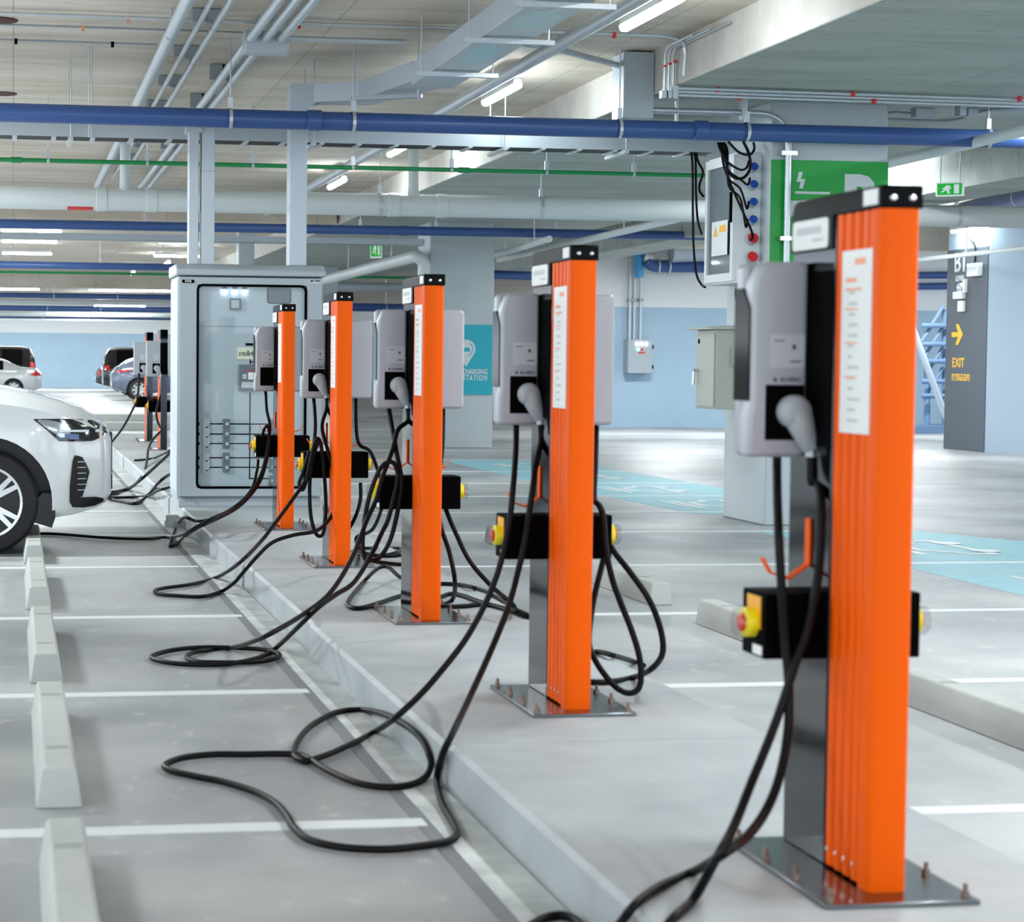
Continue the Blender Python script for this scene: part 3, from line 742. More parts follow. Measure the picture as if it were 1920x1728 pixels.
run = MB().prism([(3.06, 15.75), (3.42, 15.9), (3.42, 6.0), (3.06, 6.0)], 'z', 3.53, 3.70)
rn = obj('straight_run', run, 'duct_grey', t, local=False, bevel=.003)
for (q0, q1, w0) in ((13.5, 14.7, .0), (12.1, 13.1, .06)):  # irregular teal patches on the underside of the run
    pf_ = []
    for k in range(14):
        a = 2 * PI * k / 14; rr_ = .8 + .2 * math.sin(3.3 * k + w0 * 40)
        pf_.append((3.24 + .155 * rr_ * math.cos(a), (q0 + q1) / 2 + (q1 - q0) / 2 * rr_ * math.sin(a)))
    obj('teal_patch', MB().prism(pf_, 'z', 3.528, 3.53), 'patch_teal', rn, local=False)
for yy in (14.9, 13.3, 11.9, 10.4, 8.9):
    s_ = MB().box(2.93, 3.55, yy - .02, yy + .02, 3.485, 3.515)
    b_ = obj('support_channel', s_, 'galvanised', t, local=False)
    obj('hanger_rod', MB().cyl((2.97, yy, 3.48), (2.97, yy, 3.97), .006, 8).cyl((3.51, yy, 3.48), (3.51, yy, 3.97), .006, 8), 'galvanised', b_, local=False)
s_ = obj('support_channel', MB().prism([(2.70, 16.45), (3.22, 16.15), (3.24, 16.19), (2.72, 16.49)], 'z', 3.49, 3.52), 'galvanised_dull', t, local=False)
obj('hanger_rod', MB().cyl((2.73, 16.46, 3.48), (2.73, 16.46, 3.97), .006, 8).cyl((3.2, 16.18, 3.48), (3.2, 16.18, 3.97), .006, 8), 'galvanised', s_, local=False)

# ------------------------------------------------------------------ pipes, trays and conduits overhead
def hanger(parent, p, r, m='galvanised', axis='x', top=3.97):
    """clevis strap round a pipe plus its rod up to the slab."""
    p = Vector(p); mb = MB(); ring = []
    for k in range(17):
        a = PI * 2 * k / 16
        ring.append((p.y + (r + .006) * math.cos(a), p.z + (r + .006) * math.sin(a)))
    if axis == 'x':
        for k in range(16):
            u, w = ring[k], ring[k + 1]
            mb.add([(p.x - .014, u[0], u[1]), (p.x + .014, u[0], u[1]), (p.x + .014, w[0], w[1]), (p.x - .014, w[0], w[1])], [(0, 1, 2, 3)])
        mb.box(p.x - .02, p.x + .02, p.y - .016, p.y + .016, p.z + r, p.z + r + .09)
    else:
        for k in range(16):
            a = PI * 2 * k / 16; b = PI * 2 * (k + 1) / 16; q = r + .006
            mb.add([(p.x + q * math.cos(a), p.y - .014, p.z + q * math.sin(a)), (p.x + q * math.cos(a), p.y + .014, p.z + q * math.sin(a)), (p.x + q * math.cos(b), p.y + .014, p.z + q * math.sin(b)), (p.x + q * math.cos(b), p.y - .014, p.z + q * math.sin(b))], [(0, 1, 2, 3)])
        mb.box(p.x - .016, p.x + .016, p.y - .02, p.y + .02, p.z + r, p.z + r + .06)
    mb.cyl((p.x, p.y, p.z + r + .04), (p.x, p.y, top), .006, 8)
    return obj('pipe_hanger', mb, m, parent, local=False)
def pipe(name, label, cat, pts, r, m, hangers=(), couplings=(), axis='x', hm='galvanised', top=3.97, br=.15, group=None, n=16):
    P = bend(pts, br) if len(pts) > 2 else [Vector(p) for p in pts]
    t = thing(name, label, cat, pts[0], group=group)
    obj('pipe', MB().tube(P, r, n), m, t, local=False)
    for h in hangers: hanger(t, h, r, hm, axis, top)
    for c, d in couplings:
        c = Vector(c); d = Vector(d)
        obj('coupling', MB().tube([c - d * .06, c - d * .055, c + d * .055, c + d * .06], [r, r + .008, r + .008, r], n), m, t, local=False)
    return t
yb = 16.44; zb = 3.32
t = pipe('water_pipe', 'nearest thick blue pipe crossing the whole ceiling in front of the cabinet', 'pipe', [(-9, yb, zb), (14, yb + .05, zb)], .076, 'blue_pipe',
     [(1.72, yb, zb), (2.72, yb, zb), (4.95, yb, zb), (6.05, yb, zb), (8.2, yb, zb), (-.5, yb, zb)], [((2.4, yb, zb), (1, 0, 0)), ((5.65, yb, zb), (1, 0, 0))])
t = pipe('water_pipe', 'thick white pipe spanning the ceiling behind the cabinet ducts', 'pipe', [(-9, 22.6, 3.13), (16, 22.6, 3.13)], .125, 'white_pipe',
     [(4.05, 22.6, 3.13), (-.25, 22.6, 3.13), (1.95, 22.6, 3.13), (5.9, 22.6, 3.13), (8.0, 22.6, 3.13), (10.9, 22.6, 3.13)], [((.95, 22.6, 3.13), (1, 0, 0)), ((1.5, 22.6, 3.13), (1, 0, 0)), ((4.2, 22.6, 3.13), (1, 0, 0)), ((4.75, 22.6, 3.13), (1, 0, 0))])
for xx in (1.21, 4.43):
    obj('riser', MB().tube([(xx, 22.6, 3.2), (xx, 22.6, 3.27), (xx, 22.6, 3.33), (xx, 22.6, 3.97)], [.09, .065, .058, .058], 16), 'white_pipe', t, local=False)
fb = MB()
fb.grid([[(.58 + .28 * i, 22.6 + .127 * math.sin(a), 3.13 - .127 * math.cos(a)) for a in (-.75, -.5, -.25, 0, .25)] for i in (0, 1)])
obj('flow_label', fb, 'red_plastic', t, local=False)
t = pipe('water_pipe', 'second blue pipe, crossing in front of the teal-signed far column', 'pipe', [(-9, 30.15, 3.33), (11.5, 30.05, 3.33)], .068, 'blue_pipe',
     [(1.9, 30.15, 3.33), (5.1, 30.1, 3.33), (6.25, 30.1, 3.33), (8.1, 30.1, 3.33), (10.1, 30.1, 3.33)], [((2.7, 30.15, 3.33), (1, 0, 0)), ((5.75, 30.1, 3.33), (1, 0, 0))])
t = pipe('water_pipe', 'third blue pipe across the ceiling, level with the top of the cabinet', 'pipe', [(-12, 43.3, 3.33), (6, 43.2, 3.33)], .075, 'blue_pipe', [(1.8, 43.3, 3.33), (3.0, 43.3, 3.33)])
t = pipe('water_pipe', 'thin green pipe crossing the ceiling between blue and white pipes', 'pipe', [(-9, 20.55, 3.34), (7.4, 20.55, 3.34)], .022, 'green_pipe',
     [(.34, 20.55, 3.34), (1.32, 20.55, 3.34), (2.38, 20.55, 3.34), (3.4, 20.55, 3.34), (4.42, 20.55, 3.34), (5.42, 20.55, 3.34), (6.35, 20.55, 3.34)], [((4.55, 20.55, 3.34), (1, 0, 0)), ((.03, 20.55, 3.34), (1, 0, 0))])
far = [('water_pipe', 'thin green pipe running just under the third blue pipe', 44.2, 3.22, .03, 'green_pipe'),
       ('water_pipe', 'fourth blue pipe across the distant ceiling left of the cabinet', 62.0, 3.27, .08, 'blue_pipe'),
       ('water_pipe', 'pale pipe right below the fourth blue pipe in the distance', 63.0, 3.12, .09, 'white_pipe'),
       ('water_pipe', 'fifth blue pipe, far off above the parked cars', 74.0, 3.18, .10, 'blue_pipe'),
       ('water_pipe', 'pale pipe between the fifth and sixth far blue pipes', 80.0, 3.10, .10, 'white_pipe'),
       ('water_pipe', 'sixth and farthest blue pipe above the parked cars', 86.0, 3.12, .08, 'blue_pipe'),
       ('water_pipe', 'lowest pale pipe, running along the top of the far wall', 92.0, 3.2, .14, 'white_pipe')]
for nm, lb, y, z, r, m in far:
    pipe(nm, lb, 'pipe', [(-20, y, z), (8.8, y, z)], r, m, [(x, y, z) for x in (-2.0, 1.2, 3.1)] if 'green' not in m else [])
pipe('water_pipe', 'grey pipe far off between the cabinet and the far column', 'pipe', [(5, 52.0, 3.30), (12, 52.0, 3.30)], .11, 'duct_grey', [(8.3, 52, 3.3), (9.5, 52, 3.3)], top=3.61)
pipe('water_pipe', 'blue pipe with elbow far off left of the far column', 'pipe', [(5.2, 58.0, 2.98), (11.2, 58.0, 2.92), (11.6, 60, 3.3)], .12, 'blue_pipe', [(8.6, 58, 2.95), (10.6, 58, 2.93)], top=3.61, br=.4)
pipe('water_pipe', 'dark blue pipe end seen right of the far teal-signed column', 'pipe', [(8.9, 41.0, 3.2), (11.0, 40.8, 3.14), (11.3, 39.5, 3.2)], .09, 'blue_pipe', [(10.5, 40.85, 3.16)], top=3.9, br=.3)
# ladder tray
t = thing('cable_tray', 'grey cable ladder tray running under the nearest blue pipe', 'cable tray', (2, 17.85, 3.28))
for yy, lbz in ((17.68, 0), (18.02, 0)):
    obj('side_rail', MB().box(-9, 6.25, yy - .012, yy + .012, 3.275, 3.385), 'duct_grey', t, local=False)
for k in range(62):
    xx = -1 + k * .33
    if xx < 6.1: obj('rung', MB().box(xx, xx + .04, 17.66, 18.04, 3.262, 3.274), 'galvanised', t, local=False)
obj('tray_cables', MB().box(-9, 6.2, 17.70, 18.0, 3.2745, 3.33), 'black_rubber', t, local=False)
for xx in (.48, 2.56, 4.25, 5.35):
    h_ = obj('support_channel', MB().box(xx - .02, xx + .02, 17.52, 18.15, 3.235, 3.262), 'galvanised', t, local=False)
    obj('hanger_rod', MB().cyl((xx, 17.55, 3.23), (xx, 17.55, 3.97), .006, 8).cyl((xx, 18.12, 3.23), (xx, 18.12, 3.97), .006, 8), 'galvanised', h_, local=False)
t = thing('cable_tray', 'distant pale cable tray below the second blue pipe', 'cable tray', (2, 31.4, 3.2))
obj('side_rail', MB().box(-9, 6.3, 31.2, 31.22, 3.19, 3.28).box(-9, 6.3, 31.5, 31.52, 3.19, 3.28), 'duct_grey', t, local=False)
obj('rung', MB().box(-9, 6.3, 31.22, 31.5, 3.185, 3.195), 'galvanised_dull', t, local=False)

def straps(t, X, Ys, r, z):
    for y in Ys:
        mb = MB().box(X - r - .03, X + r + .03, y - .03, y + .03, z + r, 3.966)
        for k in range(12):
            a = 2 * PI * k / 12; b = 2 * PI * (k + 1) / 12; q = r + .003
            mb.add([(X + q * math.cos(a), y - .008, z + q * math.sin(a)), (X + q * math.cos(a), y + .008, z + q * math.sin(a)), (X + q * math.cos(b), y + .008, z + q * math.sin(b)), (X + q * math.cos(b), y - .008, z + q * math.sin(b))], [(0, 1, 2, 3)])
        obj('strap', mb, 'galvanised_dull', t, local=False)
def conduit(label, X, z, r, y0, y1, st=(), m='galvanised'):
    t = thing('conduit', label, 'conduit', (X, y0, z))
    obj('conduit_tube', MB().tube([(X, y0, z), (X, y1, z)], r, 12), m, t, local=False)
    straps(t, X, st, r, z); return t
t = conduit('thick galvanised conduit running away along the ceiling, leftmost', 1.15, 3.78, .048, 4, 29, (), 'galvanised')
for y in (15.2, 19.4, 23.5): hanger(t, (1.15, y, 3.78), .048, 'galvanised', 'y')
yst = [11.6, 13.4, 15.2, 17.0, 18.8, 20.6, 22.4, 24.2, 26]
conduit('thin galvanised conduit beside the leftmost thick one along the ceiling', 1.355, 3.86, .02, 4, 28.5, yst)
conduit('medium galvanised conduit left of the ceiling junction box', 1.47, 3.84, .026, 4, 28.5, yst)
conduit('first of three parallel conduits entering the ceiling junction box', 1.765, 3.80, .036, 4, 29, [11.2, 13.4, 18.0, 20, 22, 24])
conduit('second of three parallel conduits entering the ceiling junction box', 1.875, 3.80, .036, 4, 29, [11.2, 13.4, 18.0, 20, 22, 24])
conduit('third of three parallel conduits, ending at the ceiling junction box', 1.99, 3.80, .036, 4, 15.4, [11.2, 13.4])
t = thing('junction_box', 'wide grey junction box under the ceiling where three conduits meet', 'junction box', (1.89, 15.5, 3.72))
obj('box_body', MB().box(1.72, 2.06, 15.4, 15.62, 3.70, 3.86), 'duct_grey', t, local=False, bevel=.005)
obj('box_lid', MB().box(1.725, 2.055, 15.393, 15.4, 3.71, 3.80), 'duct_grey', t, local=False)
conduit('long grey pipe running back beside the row of tube lights', 4.0, 3.74, .052, 2, 32.6, (), 'galvanised')
t = bpy.data.objects[-1] if False else None
def clipped(label, pts, r, m, clips=(), br=.12):
    t = thing('conduit', label, 'conduit', pts[0])
    obj('conduit_tube', MB().tube(bend(pts, br), r, 10), m, t, local=False)
    for c in clips:
        obj('clip', MB().box(c[0] - .012, c[0] + .012, c[1] - .02, c[1] + .02, c[2] - .022, c[2] + .02), c[3] if len(c) > 3 else 'label_orange', t, local=False)
    return t
clipped('white conduit crossing the ceiling left to right and bending down at the beam', [(-9, 15.5, 3.93), (5.0, 15.45, 3.93), (5.2, 15.5, 3.9), (5.2, 15.55, 3.64)], .013, 'galvanised', [(.85, 15.5, 3.92), (2.14, 15.5, 3.92, 'red_plastic'), (4.6, 15.45, 3.92, 'red_plastic')], .2)
clipped('thin dark conduit just behind the white one on the left ceiling', [(-9, 15.97, 3.93), (1.78, 15.97, 3.93)], .008, 'galvanised_dull', [(.53, 15.97, 3.92)])
clipped('thin dark conduit farthest back on the left ceiling', [(-9, 16.72, 3.93), (1.15, 16.72, 3.93)], .008, 'galvanised_dull', [(.02, 16.72, 3.92, 'black_satin'), (.79, 16.72, 3.92, 'black_satin')])
clipped('bluish conduit leaving the ceiling junction box to the right', [(2.06, 15.75, 3.86), (3.02, 15.75, 3.86)], .022, 'galvanised')
clipped('bluish conduit entering the tall grey box from the left', [(3.45, 15.3, 3.88), (4.3, 15.9, 3.86), (4.99, 16.6, 3.86)], .026, 'galvanised')
t = thing('pull_box', 'tall grey box fixed to the beam side right of centre', 'junction box', (5.12, 16.55, 3.4))
obj('box_body', MB().box(4.985, 5.245, 16.45, 16.78, 3.41, 3.955), 'duct_grey', t, local=False, bevel=.004)
obj('box_lid', MB().box(4.99, 5.24, 16.443, 16.45, 3.42, 3.945), 'cabinet_grey', t, local=False)
t = thing('conduit_cluster', 'cluster of three upright conduits with fittings against the beam end', 'conduit', (5.3, 16, 3.5))
for k, xx in enumerate((5.14, 5.18, 5.225)):
    obj('conduit_tube', MB().tube(bend([(xx, 15.2 - .3 * k, 3.9), (xx, 15.85 + .02 * k, 3.9), (xx, 15.85 + .02 * k, 3.56)], .15), .011, 10), 'galvanised', t, local=False)
    obj('clip', MB().box(xx - .013, xx + .013, 15.83, 15.86, 3.745 + .02 * k, 3.76 + .02 * k), 'red_plastic', t, local=False)
    obj('fitting_box', MB().box(xx - .025, xx + .025, 15.83, 15.9, 3.5, 3.56 + .04 * (k == 2)), 'duct_grey', t, local=False)
for k, (zz, lb) in enumerate(((3.585, 'upper'), (3.56, 'middle'), (3.535, 'lower'))):
    clipped('%s of three thin conduits along the soffit above the green-signed column' % lb, [(5.22, 15.86 + .02 * k, zz), (9.5, 16.0 + .02 * k, zz)], .011, 'galvanised',
            [(x + .1 * k, 15.9 + .02 * k, zz, 'red_plastic') for x in (5.6, 6.75, 8.2)] if k != 1 else [])
t = thing('conduit', 'bluish conduit bending down in front of the green column sign', 'conduit', (6.5, 16.63, 2))
obj('conduit_tube', MB().tube(bend([(5.25, 16.62, 3.50), (6.49, 16.62, 3.50), (6.49, 16.62, 1.9)], .28, 10), .028, 12), 'galvanised', t, local=False)
for zz in (3.17, 2.45):
    obj('clamp', MB().box(6.42, 6.56, 16.585, 16.675, zz - .018, zz + .018), 'chrome', t, local=False)
obj('hanger', MB().box(5.49, 5.51, 16.6, 16.64, 3.40, 3.61), 'galvanised', t, local=False)
obj('hanger', MB().box(6.06, 6.1, 16.585, 16.655, 3.44, 3.61), 'galvanised', t, local=False)
# loose hanging rods
for (xx, yy, zl, lb) in ((.62, 17.2, 3.42, 'pair of thin threaded rods hanging from the left ceiling'),):
    t = thing('hanging_rod', lb, 'rod', (xx, yy, zl))
    obj('rod', MB().cyl((xx, yy, zl - .2), (xx, yy, 3.97), .006, 8), 'galvanised', t, local=False)
    obj('rod', MB().cyl((xx + .02, yy, zl - .2), (xx + .02, yy, 3.97), .006, 8), 'galvanised', t, local=False)
# holes cored through the slab at the left edge
for k, (yy, lb) in enumerate(((16.0, 'rusty red pipe sleeve in the slab at the top left corner'), (20.4, 'rusty red pipe sleeve in the slab above the nearest blue pipe, left edge'), (27.2, 'rusty red pipe sleeve in the slab just under the green pipe, left edge'))):
    tag(obj('pipe_sleeve', MB().lathe([(.13, 3.962), (.155, 3.962), (.155, 3.975), (.13, 3.975)], (-.12, yy, 0), 'z', 24), 'red_rust'), lb, 'pipe sleeve', 'rusty pipe sleeves in the slab')

# right-hand overhead services
pipe('drain_pipe', 'grey-green pipe running back beside the green-signed column at right', 'pipe', [(7.9, 12, 3.27), (8.25, 20, 3.3)], .05, 'white_pipe', [(7.97, 15.0, 3.28)], top=3.61)
for (bx, by, bw, bh, lb) in ((1730, 214, .17, .06, 'dark flat junction box on the soffit right of the green-signed column'), (1801, 207, .06, .1, 'small upright grey box on the soffit above the slanting pipe'), (1820, 214, .1, .05, 'grey junction box on the soffit beside the upright one')):
    c = az(bx, by, 3.56)
    t = thing('junction_box', lb, 'junction box', c)
    obj('box_body', MB().box(-bw / 2, bw / 2, -.05, .05, -bh / 2, .05), 'galvanised_dull', t, bevel=.004)
    obj('box_lid', MB().box(-bw / 2 + .006, bw / 2 - .006, -.054, -.05, -bh / 2 + .006, .044), 'duct_grey', t)
clipped('thin dark conduit winding over the soffit right of the green-signed column', [az(1662, 224, 3.59), az(1790, 229, 3.59), az(1850, 206, 3.59), az(1925, 203, 3.59)], .013, 'galvanised_dull', (), .4)
clipped('short dark conduit leaving the flat junction box on the soffit', [az(1662, 212, 3.58), az(1680, 210, 3.58), az(1716, 213, 3.58)], .012, 'galvanised_dull', (), .2)
pa, pb = ay(1760, 408, 28.5), ay(1960, 358, 23.6)
t = pipe('water_pipe', 'thick blue pipe slanting behind the white pipe at the right edge', 'pipe', [pa, pb], .13, 'blue_pipe')
pm = pa.lerp(pb, .8); hanger(t, pm, .13, 'galvanised', 'y')
t = thing('fire_pipe', 'white rail-like pipe crossing in front of the dark B1 wall end', 'pipe', (15.2, 30, 2.9))
FP = t
obj('pipe', MB().tube([ay(1722, 487, 31.6), ay(1940, 463, 27.8)], .035, 12), 'white_pipe', t, local=False)
t = thing('drain_pipe', 'large white pipe with an elbow dropping down the far teal-signed column', 'pipe', (6.3, 31.9, 0))
obj('pipe', MB().tube(bend([(6.3, 46, 3.04), (6.3, 31.8, 3.05), (6.42, 31.8, 2.95), (6.42, 31.8, 0)], .2), .1, 16), 'white_pipe', t, local=False)
for yy in (34, 38.5):
    hanger(t, (6.3, yy, 3.04), .1, 'galvanised', 'y')
obj('hanger_rod', MB().cyl(ay(1812, 476, 29.9), ay(1812, 476, 29.9) + Vector((0, 0, .75)), .012, 8), 'galvanised', FP, local=False)
# wall pipes at the blue wall
t = thing('valve_pipe', 'light blue vertical pipe with valve above the wall isolator', 'pipe', (13.25, 42.4, 2.9))
obj('pipe', MB().cyl(ay(1198, 470, 42.3), ay(1198, 520, 42.3), .1, 14).cyl(ay(1200, 440, 42.3), ay(1198, 475, 42.3), .11, 14), 'lightblue_pipe', t, local=False)
obj('valve', MB().cyl(ay(1207, 480, 42.2), ay(1222, 483, 42.2), .12, 14).cyl(ay(1214, 470, 42.2), ay(1214, 480, 42.2), .05, 10), 'galvanised', t, local=False)
t = thing('valve_pipe', 'dark blue pipe with flanged fittings high on the blue wall', 'pipe', (14, 42.2, 3.2))
obj('pipe', MB().tube(catmull([ay(1213, 488, 42.2), ay(1225, 498, 42.2), ay(1250, 499, 42.2), ay(1320, 500, 42.2)], 5), .13, 14), 'blue_pipe', t, local=False)
for xx in (1232, 1252): obj('flange', MB().cyl(ay(xx, 499, 42.2), ay(xx + 3, 499, 42.2), .16, 14), 'galvanised', t, local=False)
t = thing('air_duct', 'pale round air duct section near the ceiling above the blue wall', 'duct', (14.5, 42, 3.7))
obj('duct_body', MB().tube([ay(1258, 470, 42.1), ay(1330, 468, 42.1)], .25, 20), 'duct_grey', t, local=False)
# slanting trays in the background right of the far column
for k, (pa, pb, lb) in enumerate((((930, 478, 34), (1030, 448, 28.5), 'upper pale conduit slanting back beside the far teal-signed column'), ((935, 487, 35), (1280, 408, 24.5), 'lower pale conduit slanting back beside the far teal-signed column'))):
    t = thing('conduit', lb, 'conduit', ay(*pa))
    obj('conduit_tube', MB().tube([ay(*pa), ay(*pb)], .05, 10), 'white_pipe', t, local=False)
    for q in (.2, .75):
        pm = ay(*pa).lerp(ay(*pb), q); obj('hanger_rod', MB().cyl(pm, (pm.x, pm.y, 3.97 if pm.x > 9.6 else 3.61), .01, 8), 'galvanised', t, local=False)

# ------------------------------------------------------------------ lights
def tube_light(label, c, axis, L=1.2, group='tube lights under the ceiling', drop=True):
    t = thing('tube_light', label, 'light', c, group=group)
    if axis == 'y':
        obj('housing', MB().box(-.04, .04, -L / 2, L / 2, .0, .05), 'white_paint', t, bevel=.006)
        pr = [(-.038, 0), (-.034, -.028), (-.018, -.042), (.018, -.042), (.034, -.028), (.038, 0)]
        obj('diffuser', MB().prism(pr, 'y', -L / 2 - .01, L / 2 + .01), 'tube_glow', t)
        if drop: obj('hanger_rod', MB().cyl((0, -L * .35, .05), (0, -L * .35, 3.97 - c[2]), .006, 6).cyl((0, L * .35, .05), (0, L * .35, 3.97 - c[2]), .006, 6), 'galvanised', t)
    else:
        obj('housing', MB().box(-L / 2, L / 2, -.04, .04, .0, .05), 'white_paint', t, bevel=.006)
        pr = [(-.038, 0), (-.034, -.028), (-.018, -.042), (.018, -.042), (.034, -.028), (.038, 0)]
        obj('diffuser', MB().prism(pr, 'x', -L / 2 - .01, L / 2 + .01), 'tube_glow', t)
        if drop: obj('hanger_rod', MB().cyl((-L * .35, 0, .05), (-L * .35, 0, 3.97 - c[2]), .006, 6).cyl((L * .35, 0, .05), (L * .35, 0, 3.97 - c[2]), .006, 6), 'galvanised', t)
    return t
ords = ['nearest', 'second', 'third', 'fourth', 'fifth']
for k, (x, y, z) in enumerate(((4.26, 13.45, 3.76), (4.26, 17.75, 3.76), (4.46, 23.65, 3.87), (4.27, 27.1, 3.76))):
    tube_light('%s tube light in the row beside the concrete beam' % ords[k], (x, y, z), 'y', 1.2)
tube_light('tube light above the white B1 lettering at right', (15.24, 31.1, 3.60), 'y', 1.2)
left = [((.35, 34.4, 3.74), 1.06, 'near tube light under the white pipe at the left edge'),
        ((.33, 38.0, 3.74), 1.06, 'tube light just behind the near one at the left edge, above the second blue pipe'),
        ((.32, 41.5, 3.74), 1.06, 'tube light below the second blue pipe at the left edge'),
        ((.30, 46.2, 3.74), 1.06, 'tube light above the third blue pipe at the left edge'),
        ((6.7, 41.2, 3.74), 1.35, 'tube light between the trunking and the far column'),
        ((3.75, 46.3, 3.74), 1.2, 'tube light half hidden by the cabinet ducts'),
        ((.2, 70.0, 3.74), 1.3, 'distant tube light at far left below the fourth blue pipe'),
        ((3.3, 70.0, 3.74), 1.5, 'distant tube light right of the far one, left of the cabinet'),
        ((4.6, 70.0, 3.74), 1.5, 'distant tube light closest to the cabinet edge, upper row'),
        ((3.0, 79.0, 3.74), 1.6, 'very distant tube light above the sport utility car'),
        ((4.4, 79.0, 3.74), 1.6, 'very distant tube light closest to the cabinet edge, lower row'),
        ((.0, 88.0, 3.74), 2.2, 'farthest tube light at the left edge near the back wall'),
        ((4.6, 90.0, 3.74), 2.2, 'farthest tube light beside the cabinet near the back wall')]
for c, L, lb in left: tube_light(lb, c, 'x', L)
for k, (xx, yy) in enumerate(((3.2, 56), (3.7, 50), (2.7, 65))):
    tube_light(('farther %s tube light running lengthwise beyond the cabinet corner' % ('first', 'second', 'third')[k]), (xx, yy, 3.74), 'y', 1.2)
def lamp(x, y, z, sx, sy, e, col=(.93, .98, 1.0)):
    l = bpy.data.lights.new('lamp', 'AREA'); l.shape = 'RECTANGLE'; l.size = sx; l.size_y = sy; l.energy = e * 1.25; l.color = col
    o = bpy.data.objects.new('lamp', l); COL.objects.link(o); o.location = (x, y, z); return o
# the garage's other tube lights outside the picture, and fill lamps added among them
for y in (8.9, 4.4, -.1, -4.6): lamp(4.26, y, 3.70, .1, 1.2, 70)
for y in (-3, 3, 9): lamp(-3.5, y, 3.70, 1.2, .1, 80)
for y in (15, 21, 27, 33, 39, 45): lamp(-3.2, y, 3.70, 1.2, .1, 270)  # row carried further back as added fill for the middle and far floor
for y in (-2, 4): lamp(8.6, y, 3.55, .1, 1.2, 60)
for y in (10, 16, 21.5): lamp(8.9, y, 3.55, .1, 1.2, 65)
for y in (30, 38): lamp(12.5, y, 3.5, 1.2, .1, 170)  # hidden fill lamps for the blue wall and right-hand floor
tube_light('tube light half hidden behind the cap of the nearest post', (9.82, 22.3, 3.76), 'y', 1.2)
for y in (52, 64, 76, 88): lamp(-3, y, 3.6, 1.6, .2, 170); lamp(3, y + 3, 3.6, 1.6, .2, 120)  # fill lamps added for the far floor and walls
for x in (-6, 0, 6): lamp(x, 92.5, 3.6, 1.6, .2, 210)  # lamps added to brighten the back wall
for y in (38, 46): lamp(17.5, y, 3.7, 1.2, .2, 130)  # hidden fill lamps beside the right-hand wall
lamp(19, 26, 3.7, 1.2, .2, 150)

# exit signs
def exit_sign(label, c, w, h, rz):
    t = thing('exit_sign', label, 'exit sign', c, rz)
    obj('sign_case', MB().box(-w / 2, w / 2, -.02, .02, 0, h), 'exit_white', t, bevel=.004)
    f_ = obj('sign_face', MB().box(-w * .44, w * .44, -.023, -.02, h * .1, h * .9), 'exit_glow', t)
    mb = MB()
    mb.prism([(w * .16, h * .18), (w * .34, h * .18), (w * .34, h * .82), (w * .16, h * .82)], 'y', -.026, -.023)
    mb.prism([(-w * .28, h * .5), (-w * .1, h * .78), (w * .02, h * .74), (w * .06, h * .5), (-w * .02, h * .5), (w * .02, h * .2), (-w * .06, h * .2), (-w * .12, h * .42), (-w * .26, h * .26), (-w * .32, h * .3), (-w * .16, h * .52)], 'y', -.026, -.023)
    obj('pictogram', mb, 'exit_white', f_)
    obj('hanger_rod', MB().cyl((-w * .35, 0, h), (-w * .35, 0, 3.9 - c[2]), .006, 6).cyl((w * .35, 0, h), (w * .35, 0, 3.9 - c[2]), .006, 6), 'galvanised', t)
    return t
p = ay(1781, 368, 20.5); exit_sign('green exit sign hanging right of the nearest post cap', p, .29, .15, math.radians(-38))
p = ay(705, 484, 38.0); exit_sign('pale green exit sign hanging left of the far column', p, .22, .32, math.radians(-20))

# ------------------------------------------------------------------ boxes on and near the column
t = thing('socket_board', 'white distribution board with blue and red sockets hung on the near column', 'electrical box', (6.25, 17.2, 2.07))
obj('board_body', MB().box(6.14, 6.36, 16.9, 17.62, 2.08, 3.2), 'white_paint', t, local=False, bevel=.005)
dr = MB(); X = 6.14
dr.box(X - .03, X, 16.9, 16.96, 2.1, 3.18).box(X - .03, X, 17.56, 17.62, 2.1, 3.18).box(X - .03, X, 16.96, 17.56, 2.1, 2.17).box(X - .03, X, 16.96, 17.56, 3.1, 3.18)
dd = obj('door', dr, 'white_paint', t, local=False)
obj('glass_pane', MB().box(X - .02, X - .016, 16.96, 17.56, 2.17, 3.1), 'clear_glass', dd, local=False)
obj('inner_panel', MB().box(X - .005, X - .001, 16.96, 17.56, 2.17, 3.1), 'breaker_grey', t, local=False)
nt_ = obj('warning_notice', MB().box(X - .034, X - .031, 17.02, 17.42, 2.33, 2.63), 'label_white', t, local=False)
obj('warning_mark', MB().prism([(17.38, 2.5), (17.26, 2.5), (17.32, 2.59)], 'x', X - .036, X - .034).box(X - .036, X - .034, 17.06, 17.22, 2.53, 2.59), 'sign_yellow', nt_, local=False)
obj('door_handle', MB().box(X - .05, X - .03, 16.915, 16.94, 2.6, 2.86), 'black_satin', dd, local=False)
obj('label', MB().box(X - .033, X - .03, 17.57, 17.61, 2.98, 3.12), 'label_white', t, local=False)
for k, zz in enumerate((3.05, 2.9, 2.75, 2.6, 2.44, 2.28)):
    m = 'blue_plastic' if k < 4 else 'red_plastic'; r = .035 if k < 4 else .045
    so = MB(); d = Vector((0, -.8, .35)).normalized() * .07
    c = Vector((6.275, 16.9, zz))
    so.tube([c, c + d * .8], r * .9, 16)
    s_ = obj('socket', so, 'cabinet_grey', t, local=False)
    cc = c + d
    obj('socket_cap', MB().tube([c + d * .75, cc], r, 16), m, s_, local=False)
t = thing('isolator_cabinet', 'beige cabinet with hood and lever handle low on the near column', 'electrical box', (6.2, 17.2, .98))
obj('cabinet_body', MB().box(6.0, 6.36, 16.95, 17.45, .99, 1.68), 'beige_box', t, local=False, bevel=.006)
obj('hood', MB().prism([(5.93, 1.68), (5.93, 1.70), (6.36, 1.73), (6.36, 1.68)], 'y', 16.9, 17.5), 'beige_box', t, local=False, bevel=.004)
